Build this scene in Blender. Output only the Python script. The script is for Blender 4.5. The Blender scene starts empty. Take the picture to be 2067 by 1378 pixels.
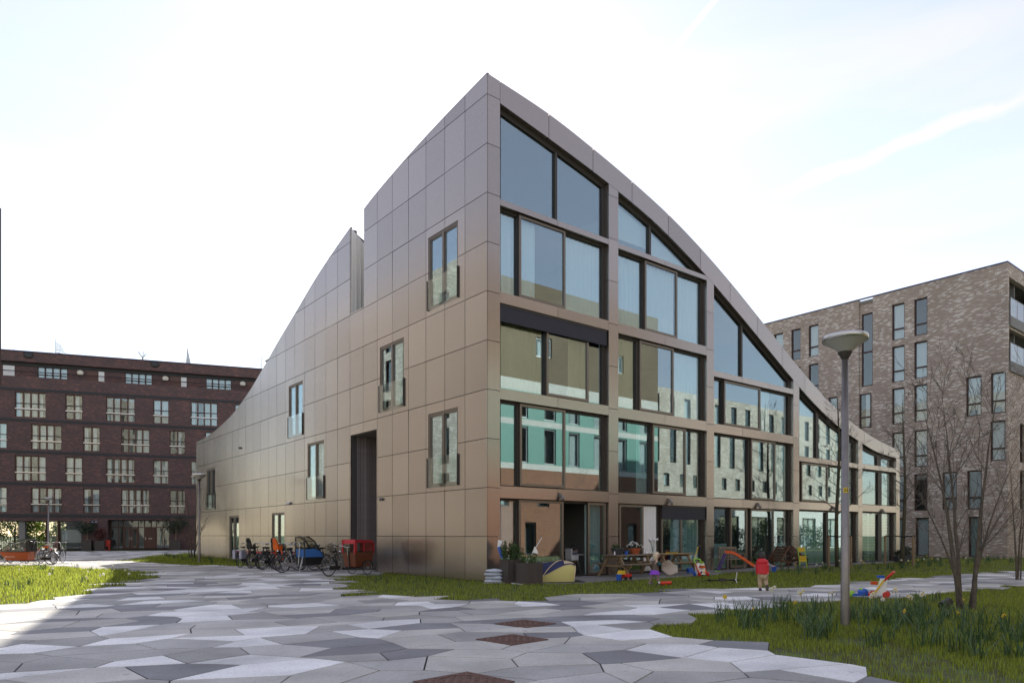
import bpy, bmesh, math, random
import numpy as np
from mathutils import Vector, Matrix
random.seed(7)
rad = math.radians
sc = bpy.context.scene
COL = sc.collection

# ------------------------------------------------------------------ camera, sky, sun, exposure
cam = bpy.data.cameras.new('camera'); cam_o = bpy.data.objects.new('camera', cam); COL.objects.link(cam_o)
cam_o.location = (0, 0, 1.5); cam_o.rotation_euler = (rad(90), 0, 0)
cam.lens = 25.01; cam.sensor_width = 36; cam.shift_y = 0.1887
cam.clip_start = 0.1; cam.clip_end = 4000
sc.camera = cam_o

SUN_EL, SUN_AZ = 28.5, -6.3            # degrees; azimuth from +Y towards +X
world = bpy.data.worlds.new('World'); sc.world = world; world.use_nodes = True
def build_sky():
    nt = world.node_tree; nt.nodes.clear(); N = nt.nodes.new; K = nt.links.new
    out = N('ShaderNodeOutputWorld'); bg = N('ShaderNodeBackground'); bg.inputs['Strength'].default_value = 0.12
    sky = N('ShaderNodeTexSky'); sky.sky_type = 'NISHITA'; sky.sun_disc = False
    sky.sun_elevation = rad(SUN_EL); sky.sun_rotation = rad(SUN_AZ)
    sky.air_density = 1.15; sky.dust_density = 0.25; sky.ozone_density = 1.0
    tc = N('ShaderNodeTexCoord')
    def math_(op, a, b=None, clamp=False):
        n = N('ShaderNodeMath'); n.operation = op; n.use_clamp = clamp
        for i, v in enumerate((a, b)):
            if v is None: continue
            if isinstance(v, (int, float)): n.inputs[i].default_value = v
            else: K(v, n.inputs[i])
        return n.outputs[0]
    # thin veil of cirrus, streaked
    mp = N('ShaderNodeMapping'); mp.inputs['Scale'].default_value = (2.2, 2.2, 9.0); mp.inputs['Rotation'].default_value = (0.2, 0.25, 0.3)
    K(tc.outputs['Generated'], mp.inputs['Vector'])
    nz = N('ShaderNodeTexNoise'); nz.inputs['Scale'].default_value = 1.4; nz.inputs['Detail'].default_value = 7; nz.inputs['Distortion'].default_value = 0.6
    K(mp.outputs[0], nz.inputs['Vector'])
    rp = N('ShaderNodeMapRange'); rp.inputs['From Min'].default_value = 0.5; rp.inputs['From Max'].default_value = 0.85
    rp.inputs['To Min'].default_value = 0.34; rp.inputs['To Max'].default_value = 0.58; K(nz.outputs['Fac'], rp.inputs['Value'])
    fac = rp.outputs[0]
    nz2 = N('ShaderNodeTexNoise'); nz2.inputs['Scale'].default_value = 16; nz2.inputs['Detail'].default_value = 5; K(tc.outputs['Generated'], nz2.inputs['Vector'])
    # two old condensation trails, each a band about a great circle
    for d1, d2, wid, amp in (((.3945, 1, .4868), (.7197, 1, .6156), .010, .34), ((.2218, 1, .6748), (.30, 1, .7724), .0045, .5)):
        a, b = Vector(d1).normalized(), Vector(d2).normalized(); n = a.cross(b).normalized(); m = (a + b).normalized()
        v = N('ShaderNodeVectorMath'); v.operation = 'NORMALIZE'; K(tc.outputs['Generated'], v.inputs[0])
        def dot(vec):
            q = N('ShaderNodeVectorMath'); q.operation = 'DOT_PRODUCT'; K(v.outputs[0], q.inputs[0]); q.inputs[1].default_value = vec; return q.outputs['Value']
        dist = math_('ADD', dot(n), math_('MULTIPLY', math_('SUBTRACT', nz2.outputs['Fac'], .5), wid * 2.6))
        band = math_('SUBTRACT', 1.0, math_('DIVIDE', math_('ABSOLUTE', dist), wid), True)
        half = 0.5 * a.angle(b) * 1.25
        along = math_('MULTIPLY', math_('SUBTRACT', dot(m), math.cos(half)), 1.6 / (1 - math.cos(half)), True)
        tr = math_('MULTIPLY', math_('MULTIPLY', band, along), math_('MULTIPLY', nz2.outputs['Fac'], amp * 2))
        fac = math_('ADD', fac, tr, True)
    mx = N('ShaderNodeMixRGB'); K(fac, mx.inputs[0]); K(sky.outputs[0], mx.inputs[1]); mx.inputs[2].default_value = (5.6, 4.75, 4.9, 1)
    K(mx.outputs[0], bg.inputs['Color']); K(bg.outputs[0], out.inputs['Surface'])
build_sky()
sun = bpy.data.lights.new('sun', 'SUN'); sun.energy = 5.0; sun.angle = rad(0.5); sun.color = (1.0, 0.93, 0.82)
sun_o = bpy.data.objects.new('sun', sun); COL.objects.link(sun_o); sun_o.location = (0, 60, 60)
sdir = Vector((math.sin(rad(SUN_AZ)) * math.cos(rad(SUN_EL)), math.cos(rad(SUN_AZ)) * math.cos(rad(SUN_EL)), math.sin(rad(SUN_EL))))
sun_o.rotation_euler = sdir.to_track_quat('Z', 'Y').to_euler()
vs = sc.view_settings; vs.view_transform = 'Standard'; vs.look = 'None'; vs.exposure = 0.97; vs.gamma = 1.0; vs.use_curve_mapping = False
cy = sc.cycles
cy.use_denoising = True; cy.max_bounces = 8; cy.diffuse_bounces = 3; cy.glossy_bounces = 4; cy.transmission_bounces = 4; cy.transparent_max_bounces = 12
cy.caustics_reflective = False; cy.caustics_refractive = False; cy.sample_clamp_indirect = 6.0

# ------------------------------------------------------------------ helpers
TH = math.atan2(.6223, .7828)          # heading of the long glass front
KX, KY = -0.791, 22.5                  # near corner of the panelled block
CR, SR = math.cos(TH), math.sin(TH)
def kw(t, d, z=0.0):                   # t along the glass front from its near corner, d metres out from it
    return (KX + t * CR + d * SR, KY + t * SR - d * CR, z)

class MB:
    def __init__(s): s.v = []; s.f = []; s.m = []
    def add(s, vs_, fs, mi=0):
        b = len(s.v); s.v += [tuple(p) for p in vs_]
        for f in fs: s.f.append(tuple(i + b for i in f)); s.m.append(mi)
        return s
    def box(s, x0, x1, y0, y1, z0, z1, mi=0):
        return s.add([(x0,y0,z0),(x1,y0,z0),(x1,y1,z0),(x0,y1,z0),(x0,y0,z1),(x1,y0,z1),(x1,y1,z1),(x0,y1,z1)],
              [(0,3,2,1),(4,5,6,7),(0,1,5,4),(1,2,6,5),(2,3,7,6),(3,0,4,7)], mi)
    def bar(s, a, b, w, h, mi=0, up=(0,0,1)):          # beam from a to b, w wide, h high
        a, b = Vector(a), Vector(b); d = (b - a).normalized(); u = Vector(up)
        if abs(d.dot(u)) > .98: u = Vector((1,0,0))
        x = d.cross(u).normalized(); y = x.cross(d).normalized(); x *= w / 2; y *= h / 2
        p = [a-x-y, a+x-y, a+x+y, a-x+y, b-x-y, b+x-y, b+x+y, b-x+y]
        return s.add(p, [(0,1,2,3),(7,6,5,4),(0,4,5,1),(1,5,6,2),(2,6,7,3),(3,7,4,0)], mi)
    def tube(s, pts, r, n=6, mi=0, closed=False, cap=True):
        pts = [Vector(p) for p in pts]; k = len(pts)
        if not hasattr(r, '__len__'): r = [r] * k
        b = len(s.v); ref = None
        for i, p in enumerate(pts):
            if closed: t = pts[(i + 1) % k] - pts[i - 1]
            else: t = pts[min(i + 1, k - 1)] - pts[max(i - 1, 0)]
            if t.length < 1e-9: t = Vector((0, 0, 1))
            t.normalize()
            if ref is None:
                ref = Vector((0,0,1)) if abs(t.z) < .9 else Vector((1,0,0))
            x = t.cross(ref)
            if x.length < 1e-4: x = t.orthogonal()
            x.normalize(); y = x.cross(t).normalized(); ref = y
            for j in range(n):
                a = 2 * math.pi * j / n
                s.v.append(tuple(p + x * math.cos(a) * r[i] + y * math.sin(a) * r[i]))
        for i in range(k if closed else k - 1):
            for j in range(n):
                i2 = (i + 1) % k
                s.f.append((b + i*n + j, b + i*n + (j+1) % n, b + i2*n + (j+1) % n, b + i2*n + j)); s.m.append(mi)
        if cap and not closed:
            s.f.append(tuple(b + j for j in range(n))[::-1]); s.m.append(mi)
            s.f.append(tuple(b + (k-1)*n + j for j in range(n))); s.m.append(mi)
        return s
    def lathe(s, prof, c=(0,0,0), n=20, mi=0):          # prof = [(r, z)]
        b = len(s.v)
        for r_, z in prof:
            for j in range(n):
                a = 2*math.pi*j/n; s.v.append((c[0]+r_*math.cos(a), c[1]+r_*math.sin(a), c[2]+z))
        for i in range(len(prof)-1):
            for j in range(n):
                s.f.append((b+i*n+j, b+i*n+(j+1)%n, b+(i+1)*n+(j+1)%n, b+(i+1)*n+j)); s.m.append(mi)
        return s
    def ball(s, c, r, mi=0, n=10, k=7):
        rx, ry, rz = r if hasattr(r, '__len__') else (r, r, r)
        b = len(s.v)
        for i in range(k + 1):
            p = math.pi * i / k
            for j in range(n):
                a = 2*math.pi*j/n
                s.v.append((c[0]+rx*math.sin(p)*math.cos(a), c[1]+ry*math.sin(p)*math.sin(a), c[2]-rz*math.cos(p)))
        for i in range(k):
            for j in range(n):
                s.f.append((b+i*n+j, b+i*n+(j+1)%n, b+(i+1)*n+(j+1)%n, b+(i+1)*n+j)); s.m.append(mi)
        return s
    def prism(s, poly, z0, z1, mi=0):
        k = len(poly)
        return s.add([(p[0],p[1],z0) for p in poly] + [(p[0],p[1],z1) for p in poly],
              [tuple(range(k))[::-1], tuple(range(k, 2*k))] + [(i,(i+1)%k,k+(i+1)%k,k+i) for i in range(k)], mi)
    def prism_y(s, poly, y0, y1, mi=0):                 # poly in (x, z)
        k = len(poly)
        return s.add([(p[0],y0,p[1]) for p in poly] + [(p[0],y1,p[1]) for p in poly],
              [tuple(range(k)), tuple(range(k, 2*k))[::-1]] + [(i,k+i,k+(i+1)%k,(i+1)%k) for i in range(k)], mi)
    def mesh(s, name, mats):
        me = bpy.data.meshes.new(name); me.from_pydata(s.v, [], s.f)
        if not isinstance(mats, (list, tuple)): mats = [mats]
        for m in mats: me.materials.append(m)
        if len(mats) > 1: me.polygons.foreach_set('material_index', s.m)
        me.update(); return me
    def build(s, name, mats, parent=None, smooth=False):
        me = s.mesh(name, mats)
        if smooth:
            me.polygons.foreach_set('use_smooth', [True] * len(me.polygons))
        return link(name, me, parent)

def link(name, me, parent=None):
    o = bpy.data.objects.new(name, me); COL.objects.link(o)
    if parent is not None: o.parent = parent
    return o
def tag(o, label=None, cat=None, group=None, kind=None):
    if label: o['label'] = label
    if cat: o['category'] = cat
    if group: o['group'] = group
    if kind: o['kind'] = kind
    return o
def thing(name, label, cat, loc=(0,0,0), rz=0.0, group=None):
    o = bpy.data.objects.new(name, None); COL.objects.link(o)
    o.empty_display_size = .2; o.location = loc; o.rotation_euler = (0, 0, rz)
    return tag(o, label, cat, group)
def children(o): return [c for c in bpy.data.objects if c.parent == o]
def copy_tree(o, parent=None):
    kids = list(o.children)
    c = o.copy(); COL.objects.link(c); c.parent = parent
    for k in kids: copy_tree(k, c)
    return c

# ------------------------------------------------------------------ materials
MATS = {}
def mat(name, col, rough=.6, metal=0.0, var=0.0, scale=8.0, bump=0.0, rnd=0.0, stretch=(1,1,1), spec=.5, coat=0.0, trans=0.0, island=False, detail=6, col2=None):
    m = bpy.data.materials.new(name); m.use_nodes = True; MATS[name] = m
    nt = m.node_tree; N = nt.nodes.new; K = nt.links.new; p = nt.nodes['Principled BSDF']
    p.inputs['Roughness'].default_value = rough; p.inputs['Metallic'].default_value = metal
    p.inputs['Specular IOR Level'].default_value = spec; p.inputs['Coat Weight'].default_value = coat
    p.inputs['Base Color'].default_value = (*col, 1)
    src = None
    if var or bump or col2:
        tc = N('ShaderNodeTexCoord'); mp = N('ShaderNodeMapping'); mp.inputs['Scale'].default_value = stretch; K(tc.outputs['Object'], mp.inputs[0])
        nz = N('ShaderNodeTexNoise'); nz.inputs['Scale'].default_value = scale; nz.inputs['Detail'].default_value = detail; K(mp.outputs[0], nz.inputs['Vector'])
        mr = N('ShaderNodeMapRange'); mr.inputs['From Min'].default_value = .3; mr.inputs['From Max'].default_value = .7; K(nz.outputs['Fac'], mr.inputs[0])
        mx = N('ShaderNodeMixRGB'); K(mr.outputs[0], mx.inputs[0])
        c2 = col2 or tuple(min(1, c * (1 + var)) for c in col); c1 = col if col2 else tuple(c * (1 - var) for c in col)
        mx.inputs[1].default_value = (*c1, 1); mx.inputs[2].default_value = (*c2, 1); src = mx.outputs[0]
        if bump:
            bp = N('ShaderNodeBump'); bp.inputs['Strength'].default_value = bump; bp.inputs['Distance'].default_value = .02
            K(nz.outputs['Fac'], bp.inputs['Height']); K(bp.outputs[0], p.inputs['Normal'])
    if rnd:
        oi = N('ShaderNodeObjectInfo') if not island else N('ShaderNodeNewGeometry')
        mr2 = N('ShaderNodeMapRange'); mr2.inputs['To Min'].default_value = 1 - rnd; mr2.inputs['To Max'].default_value = 1 + rnd
        K(oi.outputs['Random' if not island else 'Random Per Island'], mr2.inputs[0])
        vm = N('ShaderNodeVectorMath'); vm.operation = 'SCALE'; K(mr2.outputs[0], vm.inputs['Scale'])
        if src: K(src, vm.inputs[0])
        else: vm.inputs[0].default_value = col
        src = vm.outputs[0]
    if src: K(src, p.inputs['Base Color'])
    if trans:
        tl = N('ShaderNodeBsdfTranslucent'); ms = N('ShaderNodeMixShader'); ms.inputs[0].default_value = trans
        if src: K(src, tl.inputs[0])
        else: tl.inputs[0].default_value = (*col, 1)
        K(p.outputs[0], ms.inputs[1]); K(tl.outputs[0], ms.inputs[2]); K(ms.outputs[0], nt.nodes['Material Output'].inputs[0])
    return m
def glass(name, tint, ior, rough=0.0, wob=0.0, gcol=(.88, .97, .97, 1)):
    m = bpy.data.materials.new(name); m.use_nodes = True; MATS[name] = m
    nt = m.node_tree; nt.nodes.clear(); N = nt.nodes.new; K = nt.links.new
    out = N('ShaderNodeOutputMaterial'); ms = N('ShaderNodeMixShader'); lw = N('ShaderNodeLayerWeight'); lw.inputs[0].default_value = .5
    pw = N('ShaderNodeMath'); pw.operation = 'POWER'; K(lw.outputs['Facing'], pw.inputs[0]); pw.inputs[1].default_value = 5
    fr = N('ShaderNodeMath'); fr.operation = 'MULTIPLY_ADD'; f0 = ((ior - 1) / (ior + 1)) ** 2; fr.inputs[1].default_value = 1 - f0; fr.inputs[2].default_value = f0; K(pw.outputs[0], fr.inputs[0])
    tr = N('ShaderNodeBsdfTransparent'); tr.inputs[0].default_value = (*tint, 1)
    gl = N('ShaderNodeBsdfAnisotropic'); gl.inputs['Color'].default_value = gcol; gl.inputs['Roughness'].default_value = rough
    if wob:
        tc = N('ShaderNodeTexCoord'); nz = N('ShaderNodeTexNoise'); nz.inputs['Scale'].default_value = .55; nz.inputs['Detail'].default_value = 0
        oi = N('ShaderNodeObjectInfo'); va = N('ShaderNodeVectorMath'); va.operation = 'ADD'; K(tc.outputs['Object'], va.inputs[0]); K(oi.outputs['Random'], va.inputs[1])
        K(va.outputs[0], nz.inputs['Vector'])
        bp = N('ShaderNodeBump'); bp.inputs['Strength'].default_value = wob; bp.inputs['Distance'].default_value = .02; K(nz.outputs['Fac'], bp.inputs['Height'])
        K(bp.outputs[0], gl.inputs['Normal'])
    K(fr.outputs[0], ms.inputs[0]); K(tr.outputs[0], ms.inputs[1]); K(gl.outputs[0], ms.inputs[2]); K(ms.outputs[0], out.inputs[0])
    return m
def brick(name, c1, c2, mort, bw, bh, bias=0.0, light=None, lightamt=.5, rough=.85, bump=.3, namp=.8):
    m = bpy.data.materials.new(name); m.use_nodes = True; MATS[name] = m
    nt = m.node_tree; N = nt.nodes.new; K = nt.links.new; p = nt.nodes['Principled BSDF']; p.inputs['Roughness'].default_value = rough
    tc = N('ShaderNodeTexCoord'); sp = N('ShaderNodeSeparateXYZ'); K(tc.outputs['Object'], sp.inputs[0])
    ad = N('ShaderNodeMath'); ad.operation = 'ADD'; K(sp.outputs[0], ad.inputs[0]); K(sp.outputs[1], ad.inputs[1])
    cb = N('ShaderNodeCombineXYZ'); K(ad.outputs[0], cb.inputs[0]); K(sp.outputs[2], cb.inputs[1])
    def br(ca, cb_, mo):
        b = N('ShaderNodeTexBrick'); b.inputs['Scale'].default_value = 1; b.inputs['Brick Width'].default_value = bw; b.inputs['Row Height'].default_value = bh
        b.inputs['Mortar Size'].default_value = bh * .09; b.inputs['Mortar Smooth'].default_value = .3; b.inputs['Bias'].default_value = bias
        b.inputs['Color1'].default_value = (*ca, 1); b.inputs['Color2'].default_value = (*cb_, 1); b.inputs['Mortar'].default_value = (*mo, 1)
        K(cb.outputs[0], b.inputs['Vector']); return b
    b1 = br(c1, c2, mort); col = b1.outputs['Color']
    if light:
        b2 = br((0,0,0), (1,1,1), (0,0,0))
        nz = N('ShaderNodeTexNoise'); nz.inputs['Scale'].default_value = .9; nz.inputs['Detail'].default_value = 4; K(cb.outputs[0], nz.inputs['Vector'])
        s = N('ShaderNodeMath'); s.operation = 'MULTIPLY_ADD'; K(nz.outputs['Fac'], s.inputs[0]); s.inputs[1].default_value = namp; K(b2.outputs['Color'], s.inputs[2])
        mr = N('ShaderNodeMapRange'); mr.inputs['From Min'].default_value = 1.60 - lightamt; mr.inputs['From Max'].default_value = 1.75 - lightamt; K(s.outputs[0], mr.inputs[0])
        mx = N('ShaderNodeMixRGB'); K(mr.outputs[0], mx.inputs[0]); K(col, mx.inputs[1]); mx.inputs[2].default_value = (*light, 1); col = mx.outputs[0]
    nz = N('ShaderNodeTexNoise'); nz.inputs['Scale'].default_value = .35; nz.inputs['Detail'].default_value = 5; K(cb.outputs[0], nz.inputs['Vector'])
    mr = N('ShaderNodeMapRange'); mr.inputs['To Min'].default_value = .78; mr.inputs['To Max'].default_value = 1.22; K(nz.outputs['Fac'], mr.inputs[0])
    vm = N('ShaderNodeVectorMath'); vm.operation = 'SCALE'; K(col, vm.inputs[0]); K(mr.outputs[0], vm.inputs['Scale']); K(vm.outputs[0], p.inputs['Base Color'])
    bp = N('ShaderNodeBump'); bp.inputs['Strength'].default_value = bump; bp.inputs['Distance'].default_value = .01; bp.invert = True
    K(b1.outputs['Fac'], bp.inputs['Height']); K(bp.outputs[0], p.inputs['Normal'])
    return m

M = MATS
mat('panel', (.37, .328, .298), .25, .88, var=.03, scale=90, stretch=(1, 1, .06), rnd=.075, detail=3)
mat('panel_dark', (.06, .055, .05), .7)
mat('bronze', (.20, .17, .145), .42, .75, var=.04, scale=30)
mat('bronze_dark', (.06, .052, .046), .5, .5)
mat('navy_blind', (.022, .022, .034), .7, var=.1, scale=40)
mat('roof_sheet', (.22, .21, .20), .6, .3)
mat('seam_metal', (.80, .78, .75), .5, .15, var=.05, scale=20)
mat('plank_grey', (.24, .205, .195), .8, var=.35, scale=14, stretch=(6, 6, .4), rnd=.28)
mat('room', (.20, .20, .19), .9)
mat('room_floor', (.16, .12, .09), .6)
mat('white_wall', (.62, .62, .62), .9)
mat('curtain', (.84, .85, .85), .9, trans=.05)
mat('curtain_teal', (.46, .60, .57), .9, trans=.12)
mat('curtain_olive', (.56, .45, .25), .9, trans=.12)
mat('blind_white', (.78, .79, .78), .8, trans=.1)
mat('frosted', (.42, .50, .49), .35)
glass('pane_glass', (.86, .94, .95), 2.75, wob=.03, gcol=(.80, .95, 1.0, 1))
glass('pane_far', (.86, .90, .90), 1.95, wob=.03)
glass('clear_glass', (.93, .96, .95), 1.5, gcol=(1, 1, 1, 1))
brick('brick_dark', (.118, .064, .058), (.064, .047, .052), (.062, .052, .052), .25, .055, light=(.185, .088, .074), lightamt=.45)
brick('brick_pale', (.39, .315, .255), (.26, .205, .168), (.32, .28, .245), .23, .056, light=(.64, .59, .53), lightamt=.46)
brick('brick_cream', (.46, .41, .345), (.33, .285, .235), (.40, .36, .32), .3, .065, light=(.66, .62, .55), lightamt=.5)
brick('brick_orange', (.30, .13, .065), (.20, .08, .05), (.22, .16, .12), .24, .065)
brick('brick_brown', (.20, .15, .09), (.14, .10, .065), (.16, .13, .1), .24, .065)
mat('band_grey', (.026, .026, .029), .7, var=.1, scale=2)
mat('wood_red', (.085, .034, .02), .5, var=.15, scale=30, stretch=(1, 1, .1))
mat('wood_dark', (.045, .018, .014), .5, var=.15, scale=30)
mat('coping_blue', (.03, .035, .10), .4, .3)
mat('silver', (.55, .54, .53), .32, .9)
mat('galvanised', (.22, .205, .20), .42, .75, var=.14, scale=9, stretch=(1, 1, .5))
mat('teal_panel', (.15, .31, .26), .4)
mat('pale_concrete', (.55, .54, .50), .8, var=.06, scale=3)
mat('white_panel', (.60, .60, .57), .7)
mat('concrete_grey', (.20, .195, .185), .85, var=.12, scale=5)
def slab_mat(name, col):
    m = bpy.data.materials.new(name); m.use_nodes = True; MATS[name] = m; nt = m.node_tree; N = nt.nodes.new; K = nt.links.new; p = nt.nodes['Principled BSDF']
    tc = N('ShaderNodeTexCoord'); oi = N('ShaderNodeObjectInfo'); ad = N('ShaderNodeVectorMath'); ad.operation = 'ADD'; cx_ = N('ShaderNodeVectorMath'); cx_.operation = 'SCALE'; cx_.inputs['Scale'].default_value = 1.0
    K(oi.outputs['Location'], cx_.inputs[0]); K(tc.outputs['Object'], ad.inputs[0]); K(cx_.outputs[0], ad.inputs[1])
    def noise(sc_, det, lo, hi, a, b):
        n = N('ShaderNodeTexNoise'); n.inputs['Scale'].default_value = sc_; n.inputs['Detail'].default_value = det; K(ad.outputs[0], n.inputs['Vector'])
        r = N('ShaderNodeMapRange'); r.inputs['From Min'].default_value = lo; r.inputs['From Max'].default_value = hi; r.inputs['To Min'].default_value = a; r.inputs['To Max'].default_value = b; K(n.outputs['Fac'], r.inputs[0]); return r.outputs[0], n
    f1, n1 = noise(1.1, 6, .3, .7, .80, 1.14); f2, n2 = noise(55, 3, .35, .65, .86, 1.12); f3, _ = noise(.45, 4, .55, .75, 1.0, .74)
    f4, _ = noise(7, 5, .66, .74, 1.0, .70)
    mr = N('ShaderNodeMapRange'); mr.inputs['To Min'].default_value = .86; mr.inputs['To Max'].default_value = 1.12; K(oi.outputs['Random'], mr.inputs[0])
    cur = mr.outputs[0]
    for f in (f1, f2, f3, f4):
        mm = N('ShaderNodeMath'); mm.operation = 'MULTIPLY'; K(cur, mm.inputs[0]); K(f, mm.inputs[1]); cur = mm.outputs[0]
    vm = N('ShaderNodeVectorMath'); vm.operation = 'SCALE'; vm.inputs[0].default_value = col; K(cur, vm.inputs['Scale']); K(vm.outputs[0], p.inputs['Base Color'])
    p.inputs['Roughness'].default_value = .68; bp = N('ShaderNodeBump'); bp.inputs['Strength'].default_value = .15; bp.inputs['Distance'].default_value = .004; K(n2.outputs['Fac'], bp.inputs['Height']); K(bp.outputs[0], p.inputs['Normal'])
for i, c in enumerate(((.80, .80, .785), (.52, .505, .465), (.37, .365, .345), (.23, .23, .238), (.44, .435, .415))):
    slab_mat('slab_%s' % 'white sand grey slate mid'.split()[i], c)
mat('joint', (.05, .045, .038), .95, var=.3, scale=30)
mat('rust', (.15, .085, .066), .75, .35, var=.35, scale=35, bump=.4)
mat('soil', (.06, .052, .026), .95, var=.45, scale=3.5, bump=.5, col2=(.10, .15, .03))
mat('far_ground', (.11, .105, .095), .95, var=.1, scale=.5)
mat('blade', (.27, .32, .045), .55, rnd=.45, island=True, trans=.6)
mat('blade_dry', (.16, .15, .05), .7, rnd=.3, island=True, trans=.4)
mat('daff_leaf', (.07, .125, .045), .45, rnd=.40, island=True, trans=.28)
mat('petal_white', (.82, .82, .74), .6, trans=.3)
mat('petal_yellow', (.75, .55, .06), .6, trans=.3)
mat('stem', (.06, .12, .03), .6)
mat('bark', (.10, .082, .062), .9, var=.35, scale=25, stretch=(1, 1, .3), bump=.5)
mat('bark_moss', (.085, .078, .038), .9, var=.4, scale=14, bump=.5, col2=(.05, .045, .035))
mat('twig', (.10, .082, .068), .8)
mat('leaf_green', (.05, .095, .022), .5, rnd=.5, island=True, trans=.35)
mat('leaf_dark', (.018, .034, .014), .5, rnd=.5, island=True, trans=.15)
mat('leaf_bright', (.14, .20, .03), .5, rnd=.5, island=True, trans=.5)
mat('leaf_red', (.10, .03, .025), .6, rnd=.4, island=True)
mat('stake', (.26, .185, .11), .85, var=.25, scale=20, stretch=(1, 1, .1))
mat('strap', (.012, .012, .012), .8)
mat('black', (.012, .012, .013), .45)
mat('black_gloss', (.014, .014, .016), .25)
mat('rubber', (.015, .015, .015), .75)
mat('chrome', (.62, .62, .62), .22, 1.0)
mat('alu', (.42, .42, .43), .4, .8)
mat('timber', (.25, .175, .095), .75, var=.2, scale=18, stretch=(.2, 1, 1), rnd=.15)
mat('timber_grey', (.20, .165, .125), .8, var=.2, scale=18, stretch=(.2, 1, 1), rnd=.15)
mat('teak', (.11, .045, .02), .6, var=.2, scale=20)
mat('ply', (.155, .045, .018), .45, var=.15, scale=7, stretch=(.4, 1, 1))
mat('hood_red', (.42, .022, .03), .65, var=.1, scale=20)
mat('tarp_blue', (.04, .15, .42), .6)
mat('box_orange', (.40, .075, .012), .45)
mat('seat_orange', (.72, .13, .015), .45)
glass('film', (.72, .72, .68), 1.35, rough=.12)
mat('cloth_white', (.74, .74, .74), .9)
mat('pannier_cloth', (.42, .42, .50), .9, var=.35, scale=14)
mat('bag_pale', (.50, .54, .60), .35, var=.12, scale=12, bump=.3)
mat('bag_green', (.03, .14, .10), .4)
mat('planter', (.058, .047, .042), .7, var=.15, scale=10, stretch=(1, 1, .3))
mat('tent_navy', (.022, .03, .085), .8, var=.08, scale=20)
mat('tent_yellow', (.52, .47, .17), .8)
mat('tent_sand', (.55, .45, .30), .8)
mat('red', (.60, .025, .02), .4); mat('red_plastic', (.68, .045, .015), .35)
mat('orange_plastic', (.72, .10, .015), .35); mat('purple', (.055, .03, .16), .45); mat('lime', (.28, .55, .06), .4)
mat('yellow', (.72, .48, .03), .4); mat('blue', (.03, .12, .52), .35); mat('white', (.78, .78, .76), .5)
mat('terracotta', (.42, .10, .035), .75, var=.1, scale=20)
mat('pot_grey', (.05, .052, .06), .6)
mat('skin', (.56, .34, .25), .55); mat('hair_dark', (.018, .012, .009), .5, var=.3, scale=40); mat('hair_blond', (.60, .50, .36), .55, var=.2, scale=40)
mat('puffer', (.55, .012, .022), .5, var=.08, scale=14, bump=.35); mat('khaki', (.42, .32, .20), .85, var=.12, scale=14, bump=.3)
mat('shoe', (.03, .03, .06), .6); mat('sole', (.10, .085, .065), .8); mat('sleeve_grey', (.22, .23, .28), .85, var=.4, scale=35)
mat('vest_brown', (.14, .105, .085), .9, var=.1, scale=20); mat('teal_knit', (.02, .09, .11), .85); mat('skirt', (.28, .07, .62), .8, var=.15, scale=20)
mat('tights', (.24, .18, .17), .8); mat('shoe_purple', (.12, .07, .22), .6); mat('paper', (.58, .50, .43), .9, trans=.3)
mat('sign_yellow', (.80, .58, .03), .5); mat('lamp_lens', (.86, .85, .80), .4, 0, var=.08, scale=60, trans=.5)
mat('globe', (.62, .60, .50), .4); mat('sign_blue', (.04, .05, .22), .4); mat('poster', (.50, .46, .42), .6); mat('cone', (.60, .05, .03), .5)

# ------------------------------------------------------------------ profiles of the panelled block
def interp(tab):
    xs = [a for a, _ in tab]; ys = [b for _, b in tab]; n = len(xs)
    # smooth monotone-ish cubic (Catmull-Rom)
    def f(x):
        if x <= xs[0]: return ys[0]
        if x >= xs[-1]: return ys[-1]
        i = max(j for j in range(n - 1) if xs[j] <= x); h = xs[i+1] - xs[i]; u = (x - xs[i]) / h
        def sl(j):
            a, b = max(j-1, 0), min(j+1, n-1); return (ys[b] - ys[a]) / (xs[b] - xs[a])
        m0, m1 = sl(i) * h, sl(i+1) * h
        return (2*u**3-3*u*u+1)*ys[i] + (u**3-2*u*u+u)*m0 + (-2*u**3+3*u*u)*ys[i+1] + (u**3-u*u)*m1
    return f
hR = interp([(0,16.1),(2.61,15.76),(4.71,15.3),(6.77,14.76),(8.88,14.11),(10.93,13.31),(13,12.36),(15.06,11.31),(17.09,10.25),(19.11,9.23),(21.18,8.31),(23.26,7.55),(25.16,7.03),(27.19,6.63),(29.42,6.33)])
eR = interp([(.52,15.34),(2.93,14.87),(5.5,14.3),(8.31,13.5),(11.33,12.25),(13.5,11.2),(15.1,10.38),(18,8.88),(20.27,7.82),(22.59,6.98),(24.94,6.39),(26.6,6.06),(28.97,5.86)])
hL = interp([(0,16.1),(2.55,15.83),(4.98,15.5),(7.38,15.08),(8.5,14.82),(10.85,14.17),(13.29,13.37),(15.74,12.38),(18.2,11.4),(20.41,10.45),(22.83,9.5),(25.51,8.72),(28.48,8.2),(30.87,7.95),(33.47,7.82)])

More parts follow.
